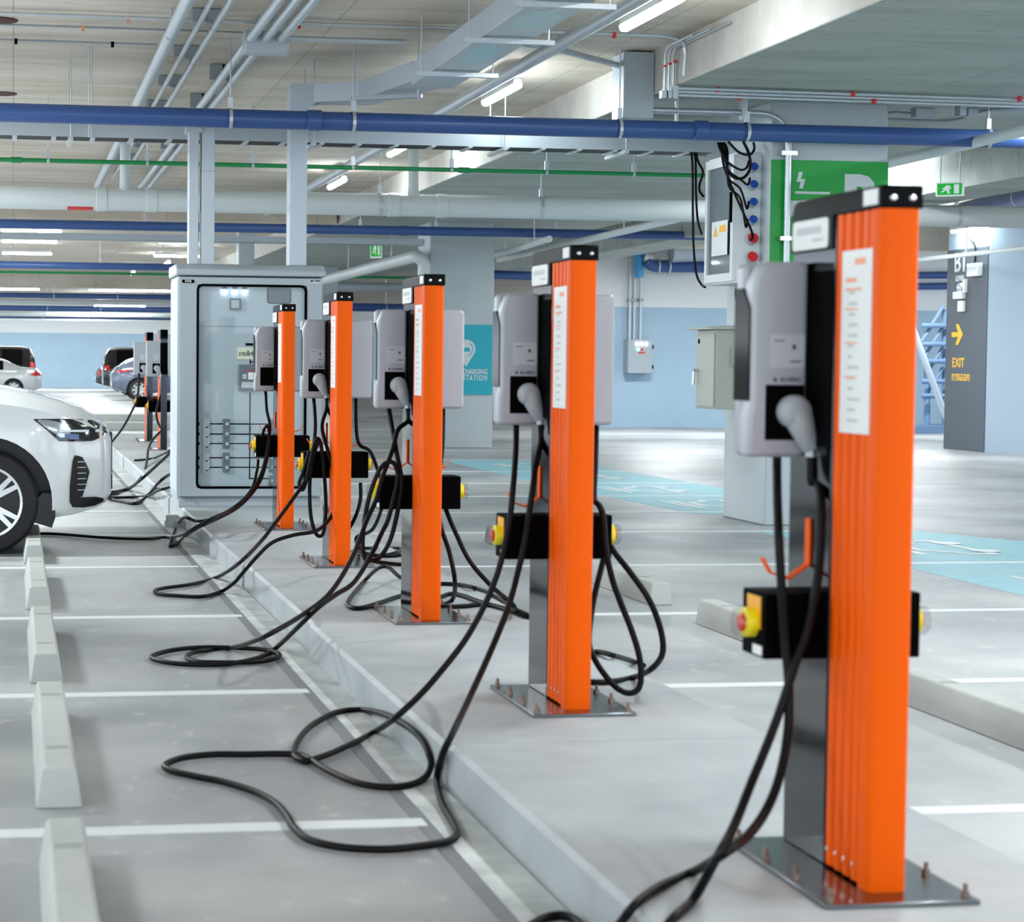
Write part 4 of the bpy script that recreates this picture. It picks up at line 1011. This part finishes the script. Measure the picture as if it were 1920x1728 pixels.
dd = obj('door', MB().box(5.985, 6.0, 16.97, 17.43, 1.01, 1.65), 'beige_box', t, local=False, bevel=.003)
obj('lever_handle', MB().tube(bend([(5.985, 17.38, 1.32), (5.95, 17.38, 1.33), (5.945, 17.38, 1.2)], .02), .012, 10), 'chrome', dd, local=False)
obj('side_cover', MB().box(6.13, 6.36, 16.92, 16.95, 1.36, 1.53), 'beige_box', t, local=False, bevel=.003)
obj('door_badge', MB().box(5.982, 5.985, 17.34, 17.38, 1.56, 1.6), 'black_satin', dd, local=False)
t = thing('flexible_conduit', 'black corrugated conduit between the two column boxes', 'conduit', (6.3, 16.9, 1.8))
pth = catmull([(6.22, 17.0, 2.09), (6.2, 16.99, 1.98), (6.24, 16.98, 1.84), (6.28, 17.0, 1.72)], 14)
obj('hose', MB().tube(pth, [.024 if i % 2 else .03 for i in range(len(pth))], 10), 'black_rubber', t, local=False)
def drop(label, pts, r=.011):
    P = catmull([ay(*p) for p in pts], 8)
    t = thing('supply_cable', label, 'cable', P[0], group='black supply cables at the near column')
    obj('cable_sheath', MB().tube(P, r, 8), 'black_rubber', t, local=False)
drop('long black cable hanging from the tray left of the white board', [(1290, 264, 17.75), (1298, 300, 17.72), (1299, 380, 17.7), (1300, 450, 17.7), (1305, 510, 17.7), (1315, 533, 17.66), (1322, 538, 17.5)])
drop('shorter black cable hanging beside the long one left of the white board', [(1297, 264, 17.75), (1304, 300, 17.72), (1305, 360, 17.7), (1308, 410, 17.7), (1316, 440, 17.68)])
drop('black cable curving from the tray onto the upper edge of the white board', [(1303, 265, 17.75), (1308, 300, 17.74), (1318, 322, 17.68), (1312, 345, 17.68), (1312, 358, 17.68), (1319, 368, 17.6)])
for k, (yk, zk, lb) in enumerate(((300, 318, 'topmost'), (342, 332, 'second'), (362, 346, 'third'), (398, 372, 'fourth'))):
    tgt = {0: (1404, 302), 1: (1406, 334), 2: (1404, 378), 3: (1402, 412)}[k]
    drop('%s black cable looping from the tray to a blue socket' % lb, [(1346 + 4 * k, 268, 16.9), (1352 + 4 * k, 285, 16.8), (1366, 305 + 14 * k, 16.75), (1388, 318 + 18 * k, 16.74), (tgt[0] - 4, tgt[1] + 12, 16.74), (tgt[0], tgt[1], 16.8)], .010)
drop('long black cable running down from the tray to the upper red socket', [(1352, 268, 16.9), (1357, 310, 16.8), (1372, 350, 16.76), (1392, 395, 16.75), (1408, 430, 16.74), (1411, 445, 16.76), (1406, 450, 16.82)], .011)
drop('black cable swinging from the pipe back to the topmost blue socket', [(1366, 266, 16.9), (1385, 285, 16.72), (1405, 290, 16.7), (1414, 280, 16.72), (1413, 268, 16.9)], .011)
drop('thick black cable falling straight onto the topmost blue socket', [(1394, 266, 16.9), (1403, 285, 16.74), (1407, 305, 16.72), (1404, 322, 16.72), (1392, 334, 16.72), (1376, 332, 16.74), (1362, 318, 16.8)], .013)
# wall isolator on the blue wall
t = thing('wall_isolator', 'small white control box with indicator lights on the blue wall', 'electrical box', (13.3, 42.5, 1.17))
obj('box_body', MB().box(13.02, 13.58, 42.35, 42.7, 1.17, 1.9), 'cabinet_grey', t, local=False, bevel=.01)
obj('indicator_lamp', MB().lathe([(.035, 0), (.03, -.02)], (13.22, 42.35, 1.80), 'y', 12).lathe([(.035, 0), (.03, -.02)], (13.32, 42.35, 1.80), 'y', 12).lathe([(.035, 0), (.03, -.02)], (13.42, 42.35, 1.80), 'y', 12), 'indicator_glow', t, local=False)
obj('run_lamp', MB().lathe([(.035, 0), (.03, -.02)], (13.24, 42.35, 1.68), 'y', 12), 'green_led', t, local=False)
obj('stop_lamp', MB().lathe([(.03, 0), (.025, -.02)], (13.33, 42.35, 1.68), 'y', 12).box(13.25, 13.4, 42.34, 42.35, 1.6, 1.63), 'red_plastic', t, local=False)
obj('hinge', MB().box(13.56, 13.585, 42.33, 42.36, 1.7, 1.78).box(13.56, 13.585, 42.33, 42.36, 1.27, 1.35), 'black_satin', t, local=False)
for k, xx in enumerate((13.12, 13.22, 13.36)):
    t = thing('conduit', '%s upright conduit above the white control box on the blue wall' % ('left', 'middle', 'right')[k], 'conduit', (xx, 42.55, 1.9))
    obj('conduit_tube', MB().cyl((xx, 42.6, 1.9), (xx, 42.6, 3.97), .03, 10), 'galvanised', t, local=False)
    obj('clamp', MB().box(xx - .05, xx + .05, 42.55, 42.66, 2.72, 2.78), 'galvanised_dull', t, local=False)
# boxes on the dark wall end
t = thing('wall_box', 'small white box beside the B1 lettering on the dark wall end', 'electrical box', (15.37, 31.1, 2.8))
obj('box_body', MB().box(15.3, 15.391, 30.93, 31.32, 2.83, 3.04), 'white_paint', t, local=False, bevel=.01)
obj('feed_cable', MB().tube(catmull([(15.36, 31.15, 3.04), (15.36, 31.14, 3.2), (15.37, 31.2, 3.35), (15.37, 31.4, 3.45)], 5), .015, 8), 'black_rubber', t, local=False)
t = thing('alarm_device', 'grey alarm bell and call point on the dark wall end below LEVEL', 'alarm', (15.37, 31.6, 2.5))
obj('bell', MB().lathe([(.09, 0), (.08, -.05), (.04, -.07)], (15.391, 31.66, 2.66), 'x', 18), 'galvanised', t, local=False)
obj('call_point', MB().box(15.3, 15.391, 31.5, 31.8, 2.48, 2.6), 'white_paint', t, local=False, bevel=.01)
obj('bracket', MB().box(15.34, 15.391, 31.46, 31.52, 2.58, 2.8), 'label_white', t, local=False)
obj('call_button', MB().box(15.33, 15.391, 31.5, 31.68, 2.27, 2.45), 'label_white', t, local=False, bevel=.008)

# steel staircase at the far right
st = thing('steel_stair', 'blue steel staircase rising behind the dark B1 wall end', 'staircase', (19, 38.5, 0))
sm = MB()
for X_ in (18.3, 19.2):
    sm.tube([ay(1790, 825, 38.6 if X_ < 19 else 39.6), ay(1705, 600, 38.6 if X_ < 19 else 39.6)], .07, 8)
obj('stringer', sm, 'stair_rail', st, local=False)
tr_ = MB()
for k, yy in enumerate((610, 645, 677, 715, 742)):
    tr_.tube([ay(1728, yy, 39.5), ay(1790, yy, 39.5)], .05, 8)
obj('rail', tr_, 'stair_blue', st, local=False)
po = MB()
for xx in (1738, 1772): po.tube([ay(xx, 690 if xx < 1750 else 580, 39.7), ay(xx, 822, 39.7)], .07, 8)
for k in range(4): po.tube([ay(1728 + 5 * k, 640 + 30 * k, 39.6), ay(1768, 575 + 38 * k, 39.6)], .04, 8)
obj('post', po, 'stair_blue', st, local=False)
obj('tread', MB().box(17.6, 19.8, 39.2, 40.6, .0, .16), 'stair_blue', st, local=False)
for k, (yy, lb) in enumerate(((515, 'upper'), (536, 'lower'))):
    t = thing('water_pipe', '%s blue pipe crossing behind the steel staircase' % lb, 'pipe', ay(1730, yy, 42.62))
    obj('pipe', MB().tube([ay(1715, yy + 1, 42.62), ay(1800, yy, 42.62)], .075, 12), 'blue_pipe', t, local=False)

# ------------------------------------------------------------------ wheel stops
def wheel_stop(label, x, y0, y1, grp):
    t = thing('wheel_stop', label, 'wheel stop', (x, (y0 + y1) / 2, 0), group=grp)
    L = (y1 - y0) / 2
    prof = [(-.072, 0), (-.066, .03), (-.052, .12), (-.045, .13), (.045, .13), (.052, .12), (.066, .03), (.072, 0)]
    b = obj('block', MB().prism(prof, 'y', -L, L), 'stop_concrete', t, bevel=.006)
    for q in (-.62, .62): obj('bolt_recess', MB().box(-.035, .035, L * q - .025, L * q + .025, .13, .1312), 'recess_grey', t)
    return t
lt = [(3.85, 5.57, 'nearest concrete wheel stop in the left row, at the bottom edge'),
      (6.27, 7.96, 'second concrete wheel stop from the camera in the left row'),
      (8.72, 10.40, 'third concrete wheel stop from the camera in the left row'),
      (11.3, 13.0, 'fourth left-row concrete wheel stop, just in front of the white car tyre'),
      (13.85, 15.55, 'concrete wheel stop touching the front tyre of the white car')]
for y0, y1, lb in lt: wheel_stop(lb, .14, y0, y1, 'wheel stops in the left row')
rt = [(6.2, 7.88, 'right-hand wheel stop, cut by the right edge of the picture'),
      (8.75, 10.4, 'right-hand wheel stop left of the nearest charging post'),
      (11.2, 12.9, 'right-hand wheel stop right of the second charging post, small end face visible'),
      (13.7, 15.35, 'right-hand wheel stop showing left of the second charging post')]
for y0, y1, lb in rt: wheel_stop(lb, 3.66, y0, y1, 'wheel stops in the right row')

# ------------------------------------------------------------------ cars
def interp(tab, s):
    if s <= tab[0][0]: return tab[0][1]
    for (a, u), (b, w) in zip(tab[:-1], tab[1:]):
        if s <= b:
            k = (s - a) / (b - a); k = k * k * (3 - 2 * k) * .35 + k * .65
            return u + (w - u) * k
    return tab[-1][1]
class Car:
    """s runs from the nose to the tail, y is half-width, z is height."""
    def __init__(s, zh, zs, zb, w, wr, L):
        s.zh, s.zs, s.zb, s.w, s.wr, s.L = zh, zs, zb, w, wr, L
    def ring(c, s):
        zh, zs, zb, w, wr = (interp(t, s) for t in (c.zh, c.zs, c.zb, c.w, c.wr))
        return [(0, zb), (w * .7, zb), (w * .93, zb + .015), (w * .975, zb + .07), (w * .992, zb + .35 * (zs - zb)), (w, zb + .62 * (zs - zb)), (w * .99, zb + .85 * (zs - zb)), (w * .965, zs),
                (wr + (w * .955 - wr) * .72, zs + (zh - zs) * .28), (wr + (w * .94 - wr) * .35, zs + (zh - zs) * .62), (wr, zs + (zh - zs) * .88), (wr * .82, zs + (zh - zs) * .965), (wr * .45, zs + (zh - zs) * .993), (0, zh)]
    def side(c, s, z):
        r = c.ring(s)[2:]
        for (ya, za), (yb, zb) in zip(r[:-1], r[1:]):
            if za <= z <= zb: return ya + (yb - ya) * (z - za) / max(zb - za, 1e-6)
        return r[0][0] if z < r[0][1] else r[-2][0]
    def build(c, t, paint, wheels, glass, arch=.44, ns=None):
        S = sorted(set([0, .015, .04, .08, .13, .2, .28, .36] + [i * .1 for i in range(5, int(c.L * 10))] + [c.L - .3, c.L - .15, c.L - .08, c.L - .03, c.L] + [g for q in glass for g in q]))
        S = [q for q in S if 0 <= q <= c.L]
        vs = []; fs = []; mi = []
        for q in S:
            r = c.ring(q); full = [(-y, z) for y, z in r[:0:-1]][:-1]
            ringv = r + [(-y, z) for y, z in r[-2:0:-1]]
            vs += [(q, y, z) for y, z in ringv]
        n = len(vs) // len(S)
        for i in range(len(S) - 1):
            for k in range(n):
                fs.append((i * n + k, i * n + (k + 1) % n, (i + 1) * n + (k + 1) % n, (i + 1) * n + k)); mi.append(0)
        fs.append(list(range(n))); fs.append([(len(S) - 1) * n + k for k in range(n)][::-1])
        mb = MB(); mb.add(vs, fs)
        # arches are cut out of the closed body
        body = obj('car_body', mb, [paint, 'car_trim'], None, sharp=38)
        for (ws, wz, wrad) in wheels:
            cm = MB()
            for sd in (-1, 1):
                cm.lathe([(arch, sd * .55), (arch, sd * 1.3)], (ws, 0, wz), 'y', 40)
                cm.box(ws - arch, ws + arch, min(sd * .55, sd * 1.3), max(sd * .55, sd * 1.3), -.4, wz - .02)
            for half in (cm,):
                pass
            cut = obj('cutter', cm, [paint, 'car_trim'])
            for p in cut.data.polygons: p.material_index = 1
            md = body.modifiers.new('b', 'BOOLEAN'); md.operation = 'DIFFERENCE'; md.object = cut; md.solver = 'EXACT'; md.use_self = True
            dg = bpy.context.evaluated_depsgraph_get(); dg.update()
            me = bpy.data.meshes.new_from_object(body.evaluated_get(dg))
            body.modifiers.clear(); body.data = me
            bpy.data.objects.remove(cut)
        for p in body.data.polygons: p.use_smooth = True
        try: body.data.set_sharp_from_angle(angle=math.radians(38))
        except Exception: pass
        body.parent = t
        # glazing panels laid on the cabin sides and screens
        for (a, b) in glass:
            for sd in (-1, 1):
                P = []
                for i in range(7):
                    q = a + (b - a) * i / 6; r = c.ring(q); row = []
                    for j in range(6):
                        f0 = 7.25 + 2.55 * j / 5; k0 = int(f0); fr = f0 - k0
                        y = r[k0][0] + (r[k0 + 1][0] - r[k0][0]) * fr; z = r[k0][1] + (r[k0 + 1][1] - r[k0][1]) * fr
                        row.append((q, sd * (y + .006), z + .002))
                    P.append(row)
                obj('side_window', MB().grid(P), 'car_window', t)
        return body
    def screen(c, t, a, b, name, m='car_window', f=.86):
        P = []
        for i in range(6):
            q = a + (b - a) * i / 5; r = c.ring(q); row = []
            for j in range(-5, 6):
                yy = j / 5 * r[10][0] * f; z = r[-1][1] - (abs(j) / 5) ** 2 * (r[-1][1] - r[10][1]) * f
                row.append((q, yy, z + .008))
            P.append(row)
        obj(name, MB().grid(P), m, t)
    def patch(c, t, name, m, cols, nz=5, off=.004, sd=-1):
        """cols: (s, zlow, zhigh) columns of a panel lying on the body side."""
        P = [[(s, sd * (c.side(s, z0 + (z1 - z0) * j / nz) + off), z0 + (z1 - z0) * j / nz) for j in range(nz + 1)] for s, z0, z1 in cols]
        return obj(name, MB().grid(P), m, t)
def wheel(t, s, z, r, y, sd, rim=.69, spokes=5, detail=True):
    w = .115
    prof = [(rim * r, -w), (r * .8, -w - .002), (r * .93, -w + .005), (r * .985, -w + .03), (r, -w + .06), (r, w - .06), (r * .985, w - .03), (r * .93, w), (rim * r, w)]
    o = obj('tyre', MB().lathe(prof, (s, sd * y, z), 'y', 48, cap=False), 'tyre', t, sharp=30)
    R_ = rim * r
    face = sd * (y + w - .02)
    dsk = MB().lathe([(R_ * .97, sd * -.05), (R_ * .97, sd * -.055)], (s, face, z), 'y', 32)
    obj('wheel_well', dsk, 'car_trim', o)
    rm = MB()
    n = 40
    for k in range(n):
        a = 2 * PI * k / n; b = 2 * PI * (k + 1) / n
        for (r0, r1, d0, d1) in ((R_ * .93, R_ * 1.01, sd * .006, sd * .012), (R_ * .93, R_ * .93, sd * .006, sd * -.05)):
            rm.add([(s + r0 * math.cos(a), face + d0, z + r0 * math.sin(a)), (s + r1 * math.cos(a), face + d1, z + r1 * math.sin(a)), (s + r1 * math.cos(b), face + d1, z + r1 * math.sin(b)), (s + r0 * math.cos(b), face + d0, z + r0 * math.sin(b))], [(0, 1, 2, 3)])
    for k in range(spokes):
        for da in ((-.15, .15) if detail else (0,)):
            a = 2 * PI * k / spokes + .0 + da; u = Vector((math.cos(a), 0, math.sin(a))); p = Vector((-u.z, 0, u.x))
            a0 = 2 * PI * k / spokes + da * .5; u0 = Vector((math.cos(a0), 0, math.sin(a0)))
            wd = .016 if detail else .035
            i0 = Vector((s, face, z)) + u0 * R_ * .18; i1 = Vector((s, face + sd * .008, z)) + u * R_ * .96
            rm.add([i0 - p * wd * 1.3, i0 + p * wd * 1.3, i1 + p * wd, i1 - p * wd,
                    i0 - p * wd * 1.3 - Vector((0, sd * .03, 0)), i0 + p * wd * 1.3 - Vector((0, sd * .03, 0)), i1 + p * wd - Vector((0, sd * .03, 0)), i1 - p * wd - Vector((0, sd * .03, 0))],
                   [(0, 1, 2, 3), (4, 7, 6, 5), (0, 4, 5, 1), (2, 6, 7, 3), (1, 5, 6, 2), (0, 3, 7, 4)])
    rm.lathe([(R_ * .24, sd * -.04), (R_ * .22, sd * .008), (R_ * .1, sd * .014)], (s, face, z), 'y', 20)
    obj('rim', rm, 'alloy', o, sharp=30)
    return o

# white sport utility car, nose to the right
suv = Car(zh=[(0, .84), (.03, .915), (.1, .965), (.21, 1.03), (.4, 1.10), (.6, 1.15), (.8, 1.185), (1.15, 1.215), (1.3, 1.25), (2.1, 1.60), (2.6, 1.655), (3.5, 1.63), (4.1, 1.55), (4.55, 1.15), (4.65, 1.0), (4.7, .9)],
          zs=[(0, .78), (.03, .83), (.1, .88), (.2, .93), (.36, .975), (.57, 1.03), (.79, 1.06), (1.2, 1.06), (2, 1.04), (4.2, 1.08), (4.6, 1.0), (4.7, .85)],
          zb=[(0, .40), (.05, .33), (.12, .30), (.3, .255), (.45, .235), (1.5, .22), (4.2, .24), (4.7, .4)],
          w=[(0, .62), (.03, .72), (.08, .79), (.15, .84), (.25, .885), (.4, .92), (.6, .942), (.9, .95), (3.8, .95), (4.3, .92), (4.55, .84), (4.7, .7)],
          wr=[(0, .5), (.1, .66), (.3, .74), (.6, .76), (1.1, .77), (1.3, .75), (2.1, .63), (3.5, .61), (4.1, .57), (4.55, .66), (4.7, .55)], L=4.7)
t = thing('car', 'white sport utility car parked nose-in at the left edge, plugged into a post', 'car', (.70, 15.45, 0), PI)
# heading +X: s runs towards -X, so the root is turned half round
suv.build(t, 'car_white', [(.89, .37, .37), (3.75, .37, .37)], [(1.75, 2.45), (2.55, 3.3), (3.4, 3.95)], arch=.462)
suv.screen(t, 1.36, 2.05, 'windscreen'); suv.screen(t, 4.15, 4.5, 'rear_window')
for sd in (-1, 1):
    wheel(t, .89, .37, .37, .825, sd); wheel(t, 3.75, .37, .37, .825, sd)
    hl = suv.patch(t, 'headlight', 'headlight_dark', [(.03, .855, .885), (.06, .84, .90), (.10, .815, .925), (.14, .80, .945), (.22, .797, .952), (.30, .797, .956), (.38, .80, .958), (.44, .855, .957), (.50, .905, .957), (.56, .953, .956)], sd=sd)
    suv.patch(hl, 'lamp_lens', 'headlight_clear', [(.30, .83, .89), (.37, .825, .93), (.42, .86, .944), (.47, .895, .95), (.53, .94, .953)], sd=sd, off=.006)
    suv.patch(hl, 'light_strip', 'led_strip', [(.032, .862, .88), (.1, .862, .882), (.2, .863, .88), (.3, .864, .88), (.38, .862, .884)], sd=sd, off=.008, nz=2)
    suv.patch(hl, 'projector', 'projector_blue', [(.24, .815, .85), (.30, .812, .853), (.34, .83, .85)], sd=sd, off=.007, nz=2)
    suv.patch(t, 'air_vent', 'car_trim', [(.165, .575, .585), (.19, .48, .64), (.215, .405, .685), (.24, .40, .695), (.27, .40, .70), (.285, .40, .66), (.305, .40, .48)], sd=sd, off=.010)
    fins = MB()
    for z in (.45, .49, .53, .57, .61, .65):
        P = [[(s, sd * (suv.side(s, z + dz) + .015), z + dz) for dz in (0, .006)] for s in (.19, .21, .23, .25)]
        fins.grid(P)
    obj('vent_fins', fins, 'breaker_light', t)
    suv.patch(t, 'lower_trim', 'car_trim', [(.06, .36, .385), (.12, .335, .40), (.2, .325, .40), (.285, .33, .40), (.305, .37, .40)], sd=sd, off=.014)
    suv.patch(t, 'parking_sensor', 'breaker_light', [(.374, .556, .562), (.382, .552, .566), (.390, .556, .562)], sd=sd, off=.003, nz=2)
    suv.patch(t, 'sill_trim', 'car_trim', [(1.38, .235, .33), (2, .235, .33), (2.6, .235, .33), (3.25, .235, .33)], sd=sd, off=.006)
    obj('mudflap', MB().prism([(.41, .43), (.405, .26), (.43, .185), (.56, .225), (.60, .30), (.5, .43)], 'y', min(sd * .66, sd * .895), max(sd * .66, sd * .895)), 'car_trim', t)
    mr = MB().lathe([(.03, -.1), (.08, -.08), (.09, .02), (.06, .1)], (1.75, sd * 1.05, 1.13), 'y', 14)
    obj('door_mirror', mr, 'car_white', t)
gr = MB()
P = [[(-.012 + .0 * abs(j), j / 6 * .46, z) for j in range(-6, 7)] for z in (.56, .70, .84)]
gr.grid(P)
gr.box(-.014, .03, -.47, .47, .55, .85)
g_ = obj('grille', gr, 'car_trim', t)
obj('number_plate', MB().box(-.025, -.014, -.26, .26, .42, .53), 'black_satin', t)
obj('splitter', MB().box(-.012, .04, -.5, .5, .36, .41), 'car_trim', t)
obj('bonnet_seam', MB().tube([(s, -suv.side(s, interp(suv.zs, s) + .05 * (1 if s > .2 else .6)) , interp(suv.zs, s) + .05 * (1 if s > .2 else .6)) for s in (.33, .4, .5, .6, .7, .8, .9, 1.0, 1.1)], .003, 6), 'galvanised_dull', t)

# distant cars
sed = Car(zh=[(0, .65), (.1, .74), (.6, .84), (1.2, .95), (2.0, 1.38), (2.5, 1.43), (3.1, 1.38), (3.85, 1.08), (4.35, 1.06), (4.5, .92), (4.55, .8)],
          zs=[(0, .6), (.2, .7), (1.2, .9), (2.5, .93), (3.6, .97), (4.3, .97), (4.5, .86), (4.55, .72)],
          zb=[(0, .3), (.2, .2), (4.2, .2), (4.55, .34)], w=[(0, .6), (.15, .76), (.5, .86), (4.0, .87), (4.35, .82), (4.55, .66)],
          wr=[(0, .45), (1.2, .68), (2.0, .55), (3.1, .53), (3.85, .66), (4.3, .66), (4.55, .5)], L=4.55)
def far_car(label, C, loc, rz, paint, wheels, glass, screens, tails, arch=.37):
    t = thing('car', label, 'car', loc, rz)
    C.build(t, paint, wheels, glass, arch=arch)
    for a, b, nm in screens: C.screen(t, a, b, nm)
    for (ws, wz, wr_) in wheels:
        for sd in (-1, 1): wheel(t, ws, wz, wr_, interp(C.w, ws) - .125, sd, detail=False, spokes=9)
    for sd in (-1, 1): C.patch(t, 'tail_light', 'tail_red', tails, sd=sd, off=.008)
    r = C.ring(C.L)
    obj('number_plate', MB().box(C.L, C.L + .02, -.25, .25, .5, .62), 'label_white', t)
    return t
far_car('silver saloon car at far left with its red tail light to the right', sed, (-3.55, 74.3, 0), 0, 'car_silver', [(.85, .32, .32), (3.55, .32, .32)], [(1.75, 2.4), (2.5, 3.2)], [(1.3, 1.95, 'windscreen'), (3.15, 3.8, 'rear_window')],
        [(4.16, .80, .84), (4.25, .78, .92), (4.35, .77, .96), (4.45, .77, .92), (4.5, .78, .9)])
van = Car(zh=[(0, .8), (.1, .95), (.7, 1.1), (1.4, 1.6), (1.9, 1.82), (2.6, 1.87), (4.3, 1.86), (4.7, 1.8), (4.85, 1.5), (4.9, 1.2)],
          zs=[(0, .75), (.4, .9), (1.2, 1.0), (4.4, 1.08), (4.8, 1.05), (4.9, .95)], zb=[(0, .35), (.3, .22), (4.4, .25), (4.9, .38)],
          w=[(0, .65), (.15, .8), (.5, .9), (4.4, .91), (4.75, .88), (4.9, .8)], wr=[(0, .5), (1.3, .7), (1.9, .72), (4.3, .70), (4.7, .66), (4.9, .6)], L=4.9)
far_car('black people carrier behind the silver saloon at far left', van, (-4.05, 81, 0), 0, 'car_black', [(.95, .34, .34), (3.9, .34, .34)], [(1.7, 2.5), (2.6, 3.5), (3.6, 4.4)], [(1.45, 1.9, 'windscreen'), (4.72, 4.86, 'rear_window')],
        [(4.7, .95, 1.25), (4.78, .95, 1.25), (4.85, .98, 1.2)])
far_car('tall black van parked tail-left beyond the white car', van, (8.3, 79.2, 0), PI, 'car_black', [(.95, .34, .34), (3.9, .34, .34)], [(1.7, 2.5), (2.6, 3.5), (3.6, 4.4)], [(1.45, 1.9, 'windscreen'), (4.72, 4.86, 'rear_window')],
        [(4.68, .95, 1.15), (4.78, .95, 1.15), (4.86, .98, 1.1)])
far_car('small black car with a red tail light left of the tall black van', sed, (8.1, 90, 0), PI, 'car_black', [(.85, .32, .32), (3.55, .32, .32)], [(1.75, 2.4), (2.5, 3.2)], [(3.15, 3.8, 'rear_window')],
        [(4.2, .7, .95), (4.35, .68, .98), (4.5, .70, .92)])
cx = Car(zh=[(0, .8), (.1, .92), (.6, 1.02), (1.2, 1.12), (2.0, 1.56), (2.5, 1.62), (3.3, 1.58), (3.9, 1.38), (4.3, 1.12), (4.42, .95)],
         zs=[(0, .74), (.3, .88), (1.2, 1.0), (3.3, 1.05), (4.1, 1.06), (4.42, .88)], zb=[(0, .36), (.3, .24), (4.0, .26), (4.42, .42)],
         w=[(0, .62), (.2, .8), (.5, .9), (3.8, .92), (4.2, .85), (4.42, .7)], wr=[(0, .5), (1.2, .72), (2.0, .62), (3.3, .6), (3.9, .62), (4.3, .6), (4.42, .5)], L=4.45)
far_car('blue-grey sport utility car parked in front of the tall black van', cx, (7.72, 69.6, 0), PI, 'car_grey', [(.9, .36, .36), (3.55, .36, .36)], [(1.8, 2.5), (2.6, 3.4)], [(1.35, 1.95, 'windscreen'), (3.6, 4.15, 'rear_window')],
        [(3.85, 1.0, 1.06), (4.0, .97, 1.05), (4.2, .95, 1.04), (4.35, .93, 1.0)], arch=.43)
# low kerbs by the far parking bays
for k, (yy, lb) in enumerate(((40, 'near'), (46, 'far'))):
    tag(obj('kerb_block', MB().box(1.3, 3.6, yy, yy + .5, 0, .15), 'stop_concrete', bevel=.01), '%s low concrete kerb across the lane beyond the white car' % lb, 'kerb', 'kerbs across the lane')

# ------------------------------------------------------------------ world and view
w = bpy.data.worlds.new('world'); SC.world = w; w.use_nodes = True
bg = w.node_tree.nodes['Background']; bg.inputs['Color'].default_value = (.80, .90, 1.0, 1); bg.inputs['Strength'].default_value = 1.9
SC.view_settings.view_transform = 'Standard'; SC.view_settings.look = 'None'; SC.view_settings.gamma = 1
SC.view_settings.use_curve_mapping = False
SC.view_settings.exposure = 0.56
SC.cycles.use_denoising = True
SC.cycles.max_bounces = 8; SC.cycles.diffuse_bounces = 4; SC.cycles.glossy_bounces = 4; SC.cycles.transparent_max_bounces = 12
SC.cycles.sample_clamp_indirect = 6
SC.cycles.caustics_reflective = False; SC.cycles.caustics_refractive = False
